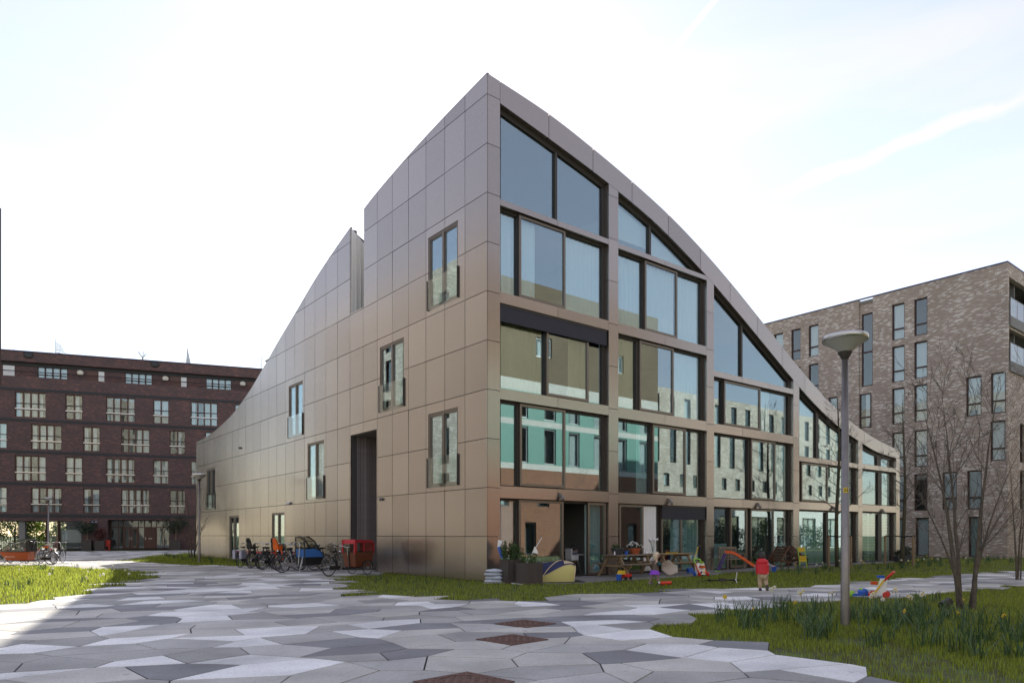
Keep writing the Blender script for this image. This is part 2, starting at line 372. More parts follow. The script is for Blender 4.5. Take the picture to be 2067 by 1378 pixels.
def cutwall(mb, u0, u1, v0, v1, holes, P, dep, top=None, mi=0, step=None, back=True):
    us = {u0, u1}; vs_ = {v0, v1}
    for a, b, c, d in holes:
        us |= {x for x in (a, b) if u0 < x < u1}; vs_ |= {x for x in (c, d) if v0 < x < v1}
    if step:
        k = max(1, int(round((u1 - u0) / step))); us |= {u0 + (u1 - u0) * i / k for i in range(k + 1)}
    us = sorted(us); vs_ = sorted(vs_); keep = set()
    T = top or (lambda u: 1e9)
    for i in range(len(us) - 1):
        for j in range(len(vs_) - 1):
            uc, vc = (us[i] + us[i+1]) / 2, (vs_[j] + vs_[j+1]) / 2
            if any(a < uc < b and c < vc < d for a, b, c, d in holes): continue
            if T(us[i]) <= vs_[j] + .004 and T(us[i+1]) <= vs_[j] + .004: continue
            keep.add((i, j))
    idx = {}
    def vert(i, j, s_, key):
        u = us[i]; v = max(min(vs_[j], T(u)), vs_[key]) if j != key else vs_[j]
        k_ = (i, round(v, 5), s_)
        if k_ not in idx:
            idx[k_] = len(mb.v); mb.v.append(tuple(P(u, v, dep * s_)))
        return idx[k_]
    def face(vs4):
        q = []
        for x in vs4:
            if x not in q: q.append(x)
        if len(q) > 2: mb.f.append(tuple(q)); mb.m.append(mi)
    for i, j in keep:
        c = [(i, j), (i+1, j), (i+1, j+1), (i, j+1)]
        fr = [vert(a, b, 0, j) for a, b in c]; bk = [vert(a, b, 1, j) for a, b in c]
        face(fr)
        if back: face(bk[::-1])
        for k, nb in enumerate(((i, j-1), (i+1, j), (i, j+1), (i-1, j))):
            if nb not in keep: face((fr[k], bk[k], bk[(k+1) % 4], fr[(k+1) % 4]))
    return mb

# ------------------------------------------------------------------ the panelled block with the curved roof
K_ = thing('apartment_building', 'bronze panelled apartment block with a tall sweeping curved roofline and glazed front', 'building', (KX, KY, 0), TH)
ROWS = [0.02, 1.45] + [1.45 + 1.555 * i for i in range(1, 11)]
PIERS = [(0, .52), (5.52, 6.02), (11.35, 11.84), (18.06, 18.58), (24.47, 24.94), (28.97, 29.42)]
LWIN = [(1.64, 3.49, 9.46, 12.0), (5.23, 7.09, 6.34, 8.87), (1.64, 3.49, 3.19, 5.76), (14.87, 16.64, 6.34, 8.9), (12.41, 14.27, 3.18, 5.79),
        (29.11, 30.98, 3.18, 5.8), (24.40, 26.17, .04, 2.63), (17.24, 18.98, .04, 2.63)]
PASS = (7.38, 9.69, -1, 5.69)
NOTCH = (8.49, 9.70, 10.85, 99)
LHOLES = LWIN + [PASS, NOTCH]
def Lp(u, v, d): return (d, u, v)
def Rp(u, v, d): return (u, d, v)
def sub_quad(): pass
# backing walls
mb = MB()
cutwall(mb, .04, 33.47, 0, 17, LHOLES, lambda u, v, d: (.045 + d, u, v), .25, top=lambda s: hL(s) - .075, step=1.2)
cutwall(mb, 0.05, 33.42, 0, 17, [], lambda u, v, d: (29.40 - d, u, v), .2, top=lambda s: hL(s) * hR(29.42) / 16.1 - .05, step=1.2)
cutwall(mb, 0.05, 29.15, 0, 17, [], lambda u, v, d: (u, 33.45 - d, v), .2, top=lambda t: hR(t) * hL(33.47) / 16.1 - .05, step=1.2)
mb.build('backing_wall', M['panel_dark'], K_)
# roof skin
mb = MB(); GX, GY = 40, 46; ids = {}
gx = sorted({29.36 * i / GX + .03 for i in range(GX + 1)} | {3.4}); gy = sorted({33.4 * j / GY + .05 for j in range(GY + 1)} | {8.49, 9.70})
def roofz(x, y):
    drop = .9 * min(max(x, 0), 1.6) * min(1, max(0, (y - 8.5) / 2.5)) if y > 8.5 else 0
    return hR(x) * hL(y) / 16.1 - .06 - drop * (1 if x < 6 else max(0, 1 - (x - 6) / 4))
for i, x in enumerate(gx):
    for j, y in enumerate(gy): ids[i, j] = len(mb.v); mb.v.append((x, y, roofz(x, y)))
for i in range(len(gx) - 1):
    for j in range(len(gy) - 1):
        if gx[i+1] <= 3.41 and gy[j] >= 8.48 and gy[j+1] <= 9.71: continue
        mb.f.append((ids[i,j], ids[i+1,j], ids[i+1,j+1], ids[i,j+1])); mb.m.append(0)
mb.build('roof', M['roof_sheet'], K_)
# cladding panels on the windowed side
shared = {}
nL = 28
for k in range(nL):
    u0 = 1.22 * k; u1 = min(1.22 * (k + 1), 33.47)
    if u1 - u0 < .2: continue
    if k == nL - 1: u1 = 33.47
    for r in range(len(ROWS) - 1):
        v0, v1 = ROWS[r], ROWS[r+1]
        if max(hL(u0), hL(u1)) < v0 + .025: continue
        hs = [(a - .012, b + .012, c - .012, d + .012) for a, b, c, d in LHOLES if a < u1 and b > u0 and c < v1 and d > v0]
        cut_top = min(hL(u0), hL(u1)) < v1
        g = .0105
        mb = MB(); cutwall(mb, u0 + g, u1 - g, v0 + g, v1 - g, hs, Lp, .03, top=(hL if cut_top else None), step=(.25 if cut_top else None))
        if mb.f:
            if not hs and not cut_top and k < nL - 1:
                key = ('L', r == 0)
                if key not in shared:
                    m2 = MB(); m2.box(0, .03, g, 1.22 - g, g, (v1 - v0) - g); shared[key] = m2.mesh('cladding_panel', M['panel'])
                o = link('cladding_panel', shared[key], K_); o.location = (0, u0, v0); o.rotation_euler = (0, random.uniform(-.003, .003), random.uniform(-.003, .003))
            else:
                o = mb.build('cladding_panel', M['panel'], K_)

for a, b in ((.0, 8.485), (9.705, 33.47)):
    n = int((b - a) / .3); mb = MB()
    for i in range(n + 1):
        y = a + (b - a) * i / n; z = hL(y); mb.v += [(-.003, y, z - .022), (-.003, y, z + .012), (.09, y, z + .012), (.09, y, z - .022)]
        if i:
            q = 4 * i
            for k in range(4): mb.f.append((q - 4 + k, q + k, q + (k + 1) % 4, q - 4 + (k + 1) % 4)); mb.m.append(0)
    mb.build('roof_edge_trim', M['panel'], K_)
# piers
for i, (a, b) in enumerate(PIERS):
    for r in range(len(ROWS) - 1):
        v0, v1 = ROWS[r], ROWS[r+1]
        tt = (lambda t: eR(max(t, .52)) - .012) if i else (lambda t: hR(t))
        if max(tt(a), tt(b)) < v0 + .03: continue
        a_ = a + (.034 if i == 0 else 0)
        mb = MB(); cutwall(mb, a_, b, v0 + .009, v1 - .009, [], Rp, .30, top=tt, step=.25)
        if mb.f: mb.build('pier_panel', M['panel'], K_)
# curved edge band
ed = [.52, 2.61, 4.71, 6.77, 8.88, 10.93, 13.0, 15.06, 17.09, 19.11, 21.18, 23.26, 25.16, 27.19, 29.42]
for a, b in zip(ed[:-1], ed[1:]):
    a2, b2 = a + .011, b - .011; n = 8; xs = [a2 + (b2 - a2) * i / n for i in range(n + 1)]
    poly = [(x, hR(x)) for x in xs] + [(x, eR(min(x, 28.97))) for x in xs[::-1]]
    mb = MB()
    mb.v = [(x, 0, hR(x)) for x in xs] + [(x, 0, eR(min(x, 28.97))) for x in xs] + [(x, .42, hR(x)) for x in xs] + [(x, .42, eR(min(x, 28.97))) for x in xs]
    m = n + 1
    for i in range(n):
        for q in ((i, i+1, m+i+1, m+i), (2*m+i, 3*m+i, 3*m+i+1, 2*m+i+1), (i, 2*m+i, 2*m+i+1, i+1), (m+i, m+i+1, 3*m+i+1, 3*m+i)): mb.f.append(q); mb.m.append(0)
    for i in (0, n): mb.f.append((i, m+i, 3*m+i, 2*m+i)); mb.m.append(0)
    mb.build('roof_edge_panel', M['panel'], K_)
# floor beams
BEAMS = [(0, [(2.69, 3.07), (5.86, 6.2), (8.95, 9.3), (12.08, 12.27)], 2), (1, [(2.67, 3.06), (5.82, 6.21), (8.95, 9.32), (12.07, 12.25)], 2),
         (2, [(2.69, 3.04), (5.81, 6.18), (8.16, 8.40)], 3), (3, [(2.73, 3.09), (5.04, 5.27)], 2), (4, [(2.77, 3.12), (5.05, 5.29)], 2)]
for bay, zs, n in BEAMS:
    x0, x1 = PIERS[bay][1] + .006, PIERS[bay+1][0] - .006
    for z0, z1 in zs:
        for i in range(n):
            a = x0 + (x1 - x0) * i / n + (.007 if i else 0); b = x0 + (x1 - x0) * (i + 1) / n - (.007 if i < n - 1 else 0)
            MB().box(a, b, .003, .30, z0, z1).build('beam_panel', M['panel'], K_)
# rooms behind the glass
mb = MB()
FL = [[2.7, 5.87, 8.96, 12.09], [2.7, 5.84, 8.96, 12.08], [2.7, 5.83, 8.18], [2.75, 5.06], [2.79, 5.07]]
for bay in range(5):
    x0, x1 = PIERS[bay][0] + .25, PIERS[bay+1][0] + .25
    tops = [0.0] + FL[bay]
    for z in FL[bay]: mb.box(x0 + .08, x1 - .08, .44, 5, z, z + .3 if z + .3 < eR(x1) - .4 else z + .2)
    if bay: mb.box(x0 - .06, x0 + .06, .31, 5, .02, min(eR(x0), eR(x0 + 1)) - .7)
    ztop = eR(min(x1, 28.9)) - .45
    mb.box(x0, x1, 5.0, 5.1, .02, ztop)
    zt0 = eR(x0 + .3) - .45
    if zt0 > ztop: mb.add([(x0, 5.05, ztop), (x1, 5.05, ztop), (x0, 5.05, zt0)], [(0, 1, 2)])
for z, ye in ((2.7, 33), (5.87, 30), (8.96, 20), (12.09, 8.3)):
    mb.box(.32, 3, 5.12, min(ye, 7.2), z, z + .3)
    if ye > 10: mb.box(.32, 3, 9.9, ye, z, z + .3)
mb.box(3.0, 3.1, 9.9, 33, .02, 7.0)
mb.box(.3, 29.1, .44, 5, -.02, .02)
mb.build('interior', M['room'], K_)
# garden-front windows
GL, FRM = .25, .12
def un(t, d): return t + d * (t + 13.38) / 18.1
def pane(x0, x1, z0, z1, y, par, top=None, m='pane_glass', name='pane', th=.014, n=6):
    if top is None: poly = [(x0, z0), (x1, z0), (x1, z1), (x0, z1)]
    else:
        xs = [x0 + (x1 - x0) * i / n for i in range(n + 1)]
        xs = [x for x in xs]; poly = [(x0, z0), (x1, z0)] + [(x, max(z0 + .01, top(x))) for x in xs[::-1]]
    return MB().prism_y(poly, y, y + th).build(name, M[m], par)
def curtain(x0, x1, z0, z1, y, m, par, top=None, amp=.065, per=.21, name='curtain', seed=0):
    r = random.Random(seed or int(x0 * 97 + z0 * 13)); n = max(6, int((x1 - x0) / per * 6)); mb = MB(); ph = r.uniform(0, 6)
    for i in range(n + 1):
        x = x0 + (x1 - x0) * i / n
        yy = y + amp * math.sin(2 * math.pi * (x - x0) / per + ph + .6 * math.sin(x * 5)) * (.7 + .3 * math.sin(x * 3.1))
        yt = y + (yy - y) * .6; zt = z1 if top is None else max(z0 + .02, top(x))
        mb.v += [(x, yy, z0), (x, yt, zt)]
        if i: mb.f.append((2*i-2, 2*i, 2*i+1, 2*i-1)); mb.m.append(0)
    return mb.build(name, M[m], par, smooth=True)
def frame_box(mb, x0, x1, z0, z1, y0, y1, w, wb=None, mi=0):
    wb = wb or w
    mb.box(x0, x0 + w, y0, y1, z0, z1, mi); mb.box(x1 - w, x1, y0, y1, z0, z1, mi)
    mb.box(x0 + w, x1 - w, y0, y1, z0, z0 + wb, mi); mb.box(x0 + w, x1 - w, y0, y1, z1 - w, z1, mi)
def rwin(bay, z0, z1, els, top=None, blind=None):
    x0, x1 = PIERS[bay][1], PIERS[bay+1][0]
    x1o = x1; mb = MB(); zi = z0 + .05
    T = (lambda x: min(z1, top(x) - .0)) if top else (lambda x: z1)
    mb.box(x0 + .005, x1 - .005, .19, .33, z0 + .005, zi)                      # sill
    mb.box(x0 + .005, x0 + .07, .19, .33, zi, T(x0) - .004 if not top else T(x0) - .05)
    if not top or T(x1) - zi > .25: mb.box(x1 - .16, x1 - .005, .19, .33, zi, (T(x1 - .1) - .004) if not top else max(zi + .02, T(x1) - .05))
    if not top: mb.box(x0 + .07, x1 - .16, .19, .33, z1 - .08, z1 - .004)
    else:
        n = 14; xs = [x0 + .02 + (x1 - x0 - .04) * i / n for i in range(n + 1)]
        for a, b in zip(xs[:-1], xs[1:]):
            pa, pb = max(top(a), zi + .01), max(top(b), zi + .01)
            mb.add([(a, .19, pa - .16), (b, .19, pb - .16), (b, .19, pb), (a, .19, pa), (a, .33, pa - .16), (b, .33, pb - .16), (b, .33, pb), (a, .33, pa)], [(0,1,2,3), (4,7,6,5), (0,4,5,1)])
    for e in els:
        if e[0] == 'post':
            a, b = un(e[1], .18), un(e[2], .18)
            mb.box(a, b, .17, .335, zi, (T((a + b) / 2) - .09))
    w = mb.build('window', M['bronze_dark'], K_)
    for e in els:
        kind, a, b = e[:3]; opt = e[3] if len(e) > 3 else ''
        if kind == 'fix':
            a, b = un(a, GL), un(b, GL); a = max(a, x0 + .07); b = min(b, x1 - .10)
            pane(a, b, zi, z1 - .08, GL, w, (lambda x: top(x) - .15) if top else None)
            ya = .34
        elif kind == 'sash':
            a, b = un(a, FRM), un(b, FRM); s = MB(); frame_box(s, a, b, zi, z1 - .03, .10, .185, .085)
            fo = s.build('sash', M['bronze'], w); pane(a + .085, b - .085, zi + .085, z1 - .115, .14, w); ya = .31
        elif kind == 'post': continue
        ztop = (lambda x: top(x) - .2) if top else None
        if 'c' in opt: curtain(a, b, zi, z1 - .1, ya, 'curtain', w, ztop)
        if 'o' in opt: curtain(a, b, zi, z1 - .1, ya, 'curtain_olive', w, ztop, amp=.085, per=.30)
        if 't' in opt: curtain(a, b, zi, z1 - .1, ya, 'curtain_teal', w, ztop)
        if 'h' in opt: curtain(a, a + (b - a) * .42, zi, z1 - .1, ya, 'curtain', w, ztop)
        if 'k' in opt: curtain(a + (b - a) * .6, b, zi, z1 - .1, ya, 'curtain_olive', w, ztop, amp=.085, per=.30)
        if 'g' in opt: curtain(a + (b - a) * .62, b, zi, z1 - .1, ya, 'curtain_teal', w, ztop)
        if 'f' in opt: MB().box(a + .02, b - .02, GL + .02, GL + .03, zi, zi + 1.05).build('frosted_film', M['frosted'], w)
        if 'w' in opt: pane(a, b, zi + (.35 if 'u' in opt else 0), z1 - .1, .40, w, ztop, 'blind_white', 'roller_blind', .01)
        if 's' in opt:
            sl = MB(); n = int((z1 - .2 - zi) / .085)
            for i in range(n):
                zc = zi + .06 + i * .085
                sl.bar((a, .37, zc), (b, .37, zc), .07, .012, up=(0, .7, .7))
            sl.box(a, a + .05, .34, .40, zi, z1 - .1); sl.box(b - .05, b, .34, .40, zi, z1 - .1); sl.box((a+b)/2 - .03, (a+b)/2 + .03, .34, .40, zi, z1 - .1)
            tag(sl.build('louvre_slat', M['blind_white'], w), kind='stuff')
    if blind:
        a, b, za, zb = blind; MB().box(a, b, .045, .075, za, zb).build('blind', M['navy_blind'], w)
        MB().box(a, b, .03, .12, zb, zb + .05).build('blind_box', M['bronze_dark'], w)
    return w
e0 = lambda x: eR(max(x, .53))
rwin(0, 12.27, 16, [('fix', .55, 2.9), ('post', 2.88, 2.98), ('fix', 2.96, 5.3)], top=e0)
rwin(0, 9.30, 12.08, [('fix', .55, 1.21, 'c'), ('post', 1.21, 1.30), ('sash', 1.30, 3.36, 'h'), ('fix', 3.30, 5.12, 'c')])
rwin(0, 6.20, 8.95, [('fix', .55, 2.44, 'o'), ('post', 2.42, 2.50), ('sash', 2.50, 4.48, 'k'), ('fix', 4.48, 5.14, '')], blind=(.56, 5.46, 8.38, 8.88))
rwin(0, 3.07, 5.86, [('fix', .55, 1.22), ('post', 1.21, 1.33), ('sash', 1.33, 3.36, ''), ('fix', 3.33, 5.10, '')])
rwin(0, .03, 2.69, [('fix', .55, 1.20, 'c'), ('post', 1.18, 1.30), ('sash', 1.29, 3.27), ('sash', 4.44, 5.36, 't')])
rwin(1, 12.25, 16, [('fix', 6.0, 7.76, 'w u'), ('post', 7.72, 7.84), ('fix', 7.80, 11.2, 'w')], top=e0)
rwin(1, 9.32, 12.07, [('fix', 6.0, 7.36, 'c'), ('post', 7.34, 7.50), ('sash', 7.48, 9.42, 'c'), ('fix', 9.40, 11.04, 'c')])
rwin(1, 6.21, 8.95, [('fix', 6.0, 7.0, 'o'), ('post', 6.98, 7.2), ('sash', 7.18, 9.19), ('fix', 9.15, 10.86, 'c')])
rwin(1, 3.06, 5.82, [('fix', 6.0, 7.80, 'g'), ('post', 7.78, 7.94), ('sash', 7.93, 9.96), ('fix', 9.93, 11.0)])
rwin(1, .03, 2.67, [('sash', 6.06, 7.40), ('post', 8.2, 8.27), ('post', 8.33, 8.40), ('sash', 8.44, 9.72, 'g'), ('fix', 9.68, 11.1, 't')], blind=(un(8.5, .05), 11.3, 2.12, 2.60))
curtain(un(7.42, .1), un(8.16, .1), .12, 2.60, .12, 'cloth_white', K_, amp=.06, per=.15, name='door_curtain')
rwin(2, 8.40, 13, [('fix', 11.84, 13.82), ('post', 13.78, 13.9), ('fix', 13.86, 17.9)], top=e0)
rwin(2, 6.18, 8.16, [('fix', 11.8, 12.40), ('post', 12.4, 12.58), ('sash', 12.55, 15.28), ('fix', 15.24, 17.40, 'h')])
rwin(2, 3.04, 5.81, [('fix', 11.8, 14.36), ('post', 14.3, 14.58), ('sash', 14.55, 16.50), ('fix', 16.45, 17.5, 't')])
rwin(2, .03, 2.69, [('fix', 11.8, 12.88, 'f'), ('post', 12.86, 13.0), ('sash', 13.0, 14.24), ('post', 14.26, 14.34), ('post', 14.4, 14.47), ('sash', 14.5, 16.36, ''), ('fix', 16.32, 17.78, 'f')])
rwin(3, 5.27, 9, [('fix', 18.6, 20.16, 'w'), ('post', 20.13, 20.36), ('fix', 20.3, 22.76, 'w'), ('post', 22.74, 22.9), ('fix', 22.85, 24.3, 'w')], top=e0)
rwin(3, 3.09, 5.04, [('post', 18.6, 18.76), ('sash', 18.76, 21.27, 'g'), ('fix', 21.25, 24.06, 't')])
rwin(3, .03, 2.73, [('fix', 18.55, 21.1, 't'), ('post', 21.08, 21.3), ('fix', 21.28, 24.1, 't')])
rwin(4, 5.29, 7, [('fix', 24.9, 26.62), ('post', 26.6, 27.06), ('fix', 27.04, 28.75)], top=e0)
rwin(4, 3.12, 5.05, [('fix', 24.9, 26.75), ('post', 26.72, 27.15), ('fix', 27.1, 28.7, 'g')])
rwin(4, .03, 2.77, [('fix', 24.9, 26.75, 's'), ('post', 26.72, 27.15), ('fix', 27.1, 28.75, 's')])
# little floodlights under the first beams
for t in (3.1, 8.9, 15.05, 21.75, 27.2):
    mb = MB(); mb.box(t - .055, t + .055, -.06, .0, 2.78, 2.94); mb.bar((t, -.06, 2.84), (t + .02, -.15, 2.70), .10, .10); mb.build('wall_light', M['galvanised'], K_)
# windows in the panelled side
for i, (a, b, c, d) in enumerate(LWIN):
    mb = MB(); low = c < 1
    x0, x1, w = .02, .12, .06
    mb.box(x0, x1, a, a + w, c, d); mb.box(x0, x1, b - w, b, c, d); mb.box(x0, x1, a + w, b - w, c, c + w); mb.box(x0, x1, a + w, b - w, d - w, d)
    mid = (a + b) / 2; mb.box(x0 - .012, x1, mid - .05, mid + .05, c + w, d - w)
    for y0, y1 in ((a + w, mid - .05), (mid + .05, b - w)):
        mb.box(x0 + .02, x1 - .03, y0, y0 + .05, c + w, d - w); mb.box(x0 + .02, x1 - .03, y1 - .05, y1, c + w, d - w)
        mb.box(x0 + .02, x1 - .03, y0 + .05, y1 - .05, d - w - .05, d - w); mb.box(x0 + .02, x1 - .03, y0 + .05, y1 - .05, c + w, c + w + .05)
    w_ = mb.build('window', M['bronze'], K_)
    for y0, y1 in ((a + w, mid - .05), (mid + .05, b - w)):
        MB().box(.07, .084, y0 + .05, y1 - .05, c + w + .05, d - w - .05).build('pane', M['pane_glass'], w_)
    mb = MB(); mb.box(.9, .95, a - .3, b + .3, c - .1, d + .1)
    mb.build('inner_wall', M['room'], w_)
    if i in (4, 6): # a curtain seen through two of them
        mb = MB(); n = 20
        for q in range(n + 1):
            y = a + .1 + (b - a) * .35 * q / n; mb.v += [(.22 + .03 * math.sin(q * 1.7), y, c + .1), (.22 + .02 * math.sin(q * 1.7), y, d - .1)]
            if q: mb.f.append((2*q-2, 2*q, 2*q+1, 2*q-1)); mb.m.append(0)
        mb.build('curtain', M['curtain'], w_, smooth=True)
    if not low:
        MB().box(-.045, -.033, a - .03, b + .03, c - .03, c + 1.02).build('glass_balustrade', M['clear_glass'], w_)
        mb = MB(); mb.box(-.055, -.0, a - .045, a - .01, c - .03, c + 1.02); mb.box(-.055, -.0, b + .01, b + .045, c - .03, c + 1.02); mb.build('balustrade_rail', M['bronze_dark'], w_)
for s, z in ((6.95, 2.9), (16.45, 3.08), (16.7, 3.06), (24.1, 6.55)):
    MB().ball((-.07, s, z), .07).build('wall_light', M['white'] if s > 10 and s < 20 else M['galvanised'], K_, smooth=True)
# passage clad in grey boards
px0, px1 = PASS[0], PASS[1]
n = 30; w = 4.2 / n
me1 = MB().box(w * .04, w * .96, 0, .03, 0, 5.64).mesh('plank', M['plank_grey'])
for i in range(n):
    z = random.choice((0, 0, 0, .012)); o = link('plank', me1, K_); o.location = (.05 + i * w, px1 + .002 + z, .03)
    o = link('plank', me1, K_); o.location = (.05 + i * w, px0 - .034, .03)
n2 = 16; w2 = (px1 - px0) / n2; me2 = MB().box(0, .03, w2 * .04, w2 * .96, 0, 5.64).mesh('plank', M['plank_grey'])
for i in range(n2): o = link('plank', me2, K_); o.location = (4.25 + random.choice((0, .01)), px0 + i * w2, .03)
mb = MB(); mb.box(.05, 4.3, px0 - .02, px1 + .02, 5.675, 5.75); mb.box(.05, 4.3, px1 + .05, px1 + .1, 0, 5.7); mb.box(.05, 4.3, px0 - .1, px0 - .05, 0, 5.7); mb.box(4.3, 4.35, px0, px1, 0, 5.7); mb.build('passage_lining', M['plank_grey'], K_)
MB().box(1.5, 1.72, px1 - .03, px1 - .002, 1.55, 2.0).build('letterbox', M['black'], K_)
MB().box(2.6, 3.9, px1 - .02, px1 - .002, 1.62, 1.66).build('handrail', M['black'], K_)
# roof notch, far cheek in standing-seam metal
n = 8; wx = 1.62 / n
for i in range(n):
    a, b = .03 + i * wx, .03 + (i + 1) * wx - .018
    top = lambda x: 14.46 - .86 * x
    mb = MB(); mb.add([(a, 9.64, 10.86), (b, 9.64, 10.86), (b, 9.64, top(b)), (a, 9.64, top(a)), (a, 9.69, 10.86), (b, 9.69, 10.86), (b, 9.69, top(b)), (a, 9.69, top(a))], [(0,1,2,3), (4,7,6,5), (0,3,7,4), (1,5,6,2), (3,2,6,7)])
    mb.box(b, b + .018, 9.61, 9.69, 10.86, top(b) - .01); mb.build('seam_panel', M['seam_metal'], K_)
mb = MB(); mb.box(.05, 3.4, 8.49, 9.70, 10.75, 10.84); mb.box(.05, 3.4, 8.38, 8.46, 10.8, 14.3); mb.box(3.4, 3.48, 8.49, 9.7, 10.8, 13.0); mb.box(1.66, 3.4, 9.70, 9.78, 10.86, 12.4); mb.build('roof_terrace_wall', M['panel_dark'], K_)

# ------------------------------------------------------------------ dark brick apartment block
A_TH = rad(19.9)
A_ = thing('apartment_block', 'dark purple-brown brick apartment block with grey bands and rows of wooden windows', 'building', (-48.44, 67.3, 0), A_TH)
R2 = [(1.19, 3.73), (5.36, 6.82), (8.84, 11.40), (13.02, 14.42), (16.49, 19.03), (20.71, 22.2), (24.4, 26.9)]
R3 = [(-2.0, .57), (2.50, 5.09), (6.87, 8.32), (10.17, 12.71), (14.54, 15.94), (17.85, 20.4), (22.2, 23.6)]
FLZ = [3.63, 6.66, 9.70, 12.74]
holes = []
for fl, z in enumerate(FLZ):
    for a, b in (R3 if fl in (0, 2) else R2): holes.append((a, b, z, z + 2.42))
gh = [(-5, 3.7, -1, 2.86), (3.83, 4.74, -1, 2.86), (4.86, 6.79, -1, 2.86), (8.97, 14.52, -1, 3.0)]
mb = MB(); cutwall(mb, -5, 28, 0, 16.62, holes + gh, lambda u, v, d: (u, d, v), .38); mb.box(-5, 28, .02, .38, 18.05, 19.0)
mb.build('wall', M['brick_dark'], A_)
ph = [(2.89, 5.44, 16.62, 17.85), (10.41, 12.89, 16.62, 17.85), (17.89, 20.37, 16.62, 17.85)]
PD = [(-.9, 1.05), (7.1, 8.62), (14.55, 16.08), (22.0, 23.5)]
mb = MB(); cutwall(mb, -5, 28, 15.6, 18.05, ph, lambda u, v, d: (u, .55 + d, v), .3); mb.build('penthouse_wall', M['brick_dark'], A_)
mb = MB(); mb.box(-5, 28, .3, 14, 15.3, 15.5); mb.box(-5, 28, .1, 14, 18.95, 19.0); mb.box(4.8, 28, 12, 12.3, 0, 19.0); mb.box(-5, 4.8, 12, 12.3, 3.2, 19.0); mb.box(-5, -4.8, .5, 12, 3.2, 18.9); mb.box(27.8, 28, .5, 12, 0, 18.9); mb.box(-4.8, 27.8, 3.4, 3.5, 3.2, 15.3)
mb.box(-5, 28, .4, 12, 2.95, 3.15); mb.build('structure_wall', M['panel_dark'], A_)
for z0, z1, y in ((3.2, 3.5, -.05), (6.26, 6.52, -.04), (9.3, 9.55, -.04), (12.34, 12.6, -.04), (15.26, 15.5, -.04), (17.72, 18.04, .47)):
    MB().box(-5, 28, y, y + .12, z0, z1).build('band', M['band_grey'], A_)
MB().box(-5, 28, -.05, .42, 19.0, 19.08).build('coping', M['coping_blue'], A_)
mb = MB(); mb.tube([(-5, .06, 17.12), (28, .06, 17.12)], .045, 5); mb.build('parapet_rail', M['wood_dark'], A_)
mb = MB(); mb.tube([(-5, .4, 19.5), (28, .4, 19.5)], .012, 4)
for u in range(-5, 29, 3): mb.tube([(u, .4, 19.05), (u, .4, 19.5)], .012, 4)
mb.build('roof_railing', M['alu'], A_)
CUR = random.Random(5)
def a_window(n, wdt):
    """window with n lights over n low lights; local x along the wall, origin at its lower left corner"""
    hgt = 2.42; root = MB(); fw = .075; lowz = .78
    frame_box(root, 0.0, wdt, 0, hgt, .14, .26, fw)
    root.box(fw, wdt - fw, .14, .26, lowz - .05, lowz + .05)
    step = (wdt - fw) / n
    for i in range(1, n): root.box(i * step - .03, i * step + fw + .03, .14, .26, fw, hgt - fw)
    me = root.mesh('window', M['wood_red']); rail = MB(); rail.box(0, wdt, .02, .07, .78, .86); rm = rail.mesh('sill_rail', M['silver'])
    r2 = MB(); r2.box(-.06, wdt + .06, .0, .04, 1.30, 1.36); r2m = r2.mesh('guard_rail', M['wood_dark'])
    pu = MB().box(0, step - fw - .0, 0, .012, 0, hgt - fw - lowz - .05).mesh('pane', M['pane_far']); pl = MB().box(0, step - fw, 0, .012, 0, lowz - .05 - fw).mesh('pane', M['pane_far'])
    bk = MB().box(-.3, wdt + .3, 1.4, 1.5, -.2, hgt + .2).mesh('room_wall', M['room'])
    return me, rm, r2m, pu, pl, bk, n, step, fw, lowz
def cur_mesh(w, h, m):
    mb = MB(); n = max(4, int(w / .06))
    for i in range(n + 1):
        x = w * i / n; mb.v += [(x, .03 * math.sin(i * 1.9), 0), (x, .02 * math.sin(i * 1.9), h)]
        if i: mb.f.append((2*i-2, 2*i, 2*i+1, 2*i-1)); mb.m.append(0)
    return mb.mesh('curtain', M[m])
WT = {4: a_window(4, 2.55), 2: a_window(2, 1.45)}
cm = [cur_mesh(.55, 2.25, 'curtain'), cur_mesh(.3, 2.25, 'curtain'), cur_mesh(1.2, 2.25, 'blind_white'), cur_mesh(.55, 1.2, 'blind_white')]
def put_window(par, W, loc, cur=True):
    me, rm, r2m, pu, pl, bk, n, step, fw, lowz = W
    o = link('window', me, par); o.location = loc
    for m_, nm in ((rm, 'sill_rail'), (r2m, 'guard_rail'), (bk, 'room_wall')):
        if m_: link(nm, m_, o)
    for i in range(n):
        p = link('pane', pu, o); p.location = (fw + i * step, .19, lowz + .05); p.rotation_euler = (CUR.uniform(-.006, .006), 0, CUR.uniform(-.012, .012))
        p = link('pane', pl, o); p.location = (fw + i * step, .19, fw); p.rotation_euler = (CUR.uniform(-.006, .006), 0, CUR.uniform(-.012, .012))
        if cur and CUR.random() < .72:
            c = link('curtain', CUR.choice(cm[:3] if i < n - 1 else cm[:2]), o); c.location = (fw + i * step + CUR.uniform(-.02, .05), .36 + .05 * CUR.random(), .06)
    return o
for fl, z in enumerate(FLZ):
    for a, b in (R3 if fl in (0, 2) else R2): put_window(A_, WT[4 if b - a > 2 else 2], (a, 0, z))
for a, b, c, d in ph:
    mb = MB(); frame_box(mb, a, b, c, d, .61, .75, .07)
    for i in range(1, 4): x = a + (b - a) * i / 4; mb.box(x - .06, x + .06, .61, .75, c + .07, d - .07)
    mb.box(a + .07, b - .07, .61, .75, c + .38, c + .43)
    w = mb.build('window', M['wood_dark'], A_)
    for i in range(4):
        x = a + (b - a) * i / 4
        MB().box(x + .06, x + (b - a) / 4 - .06, .67, .68, c + .05, d - .05).build('pane', M['pane_far'], w)
    MB().box(a, b, .80, .82, c, d).build('roller_blind', M['blind_white'], w)
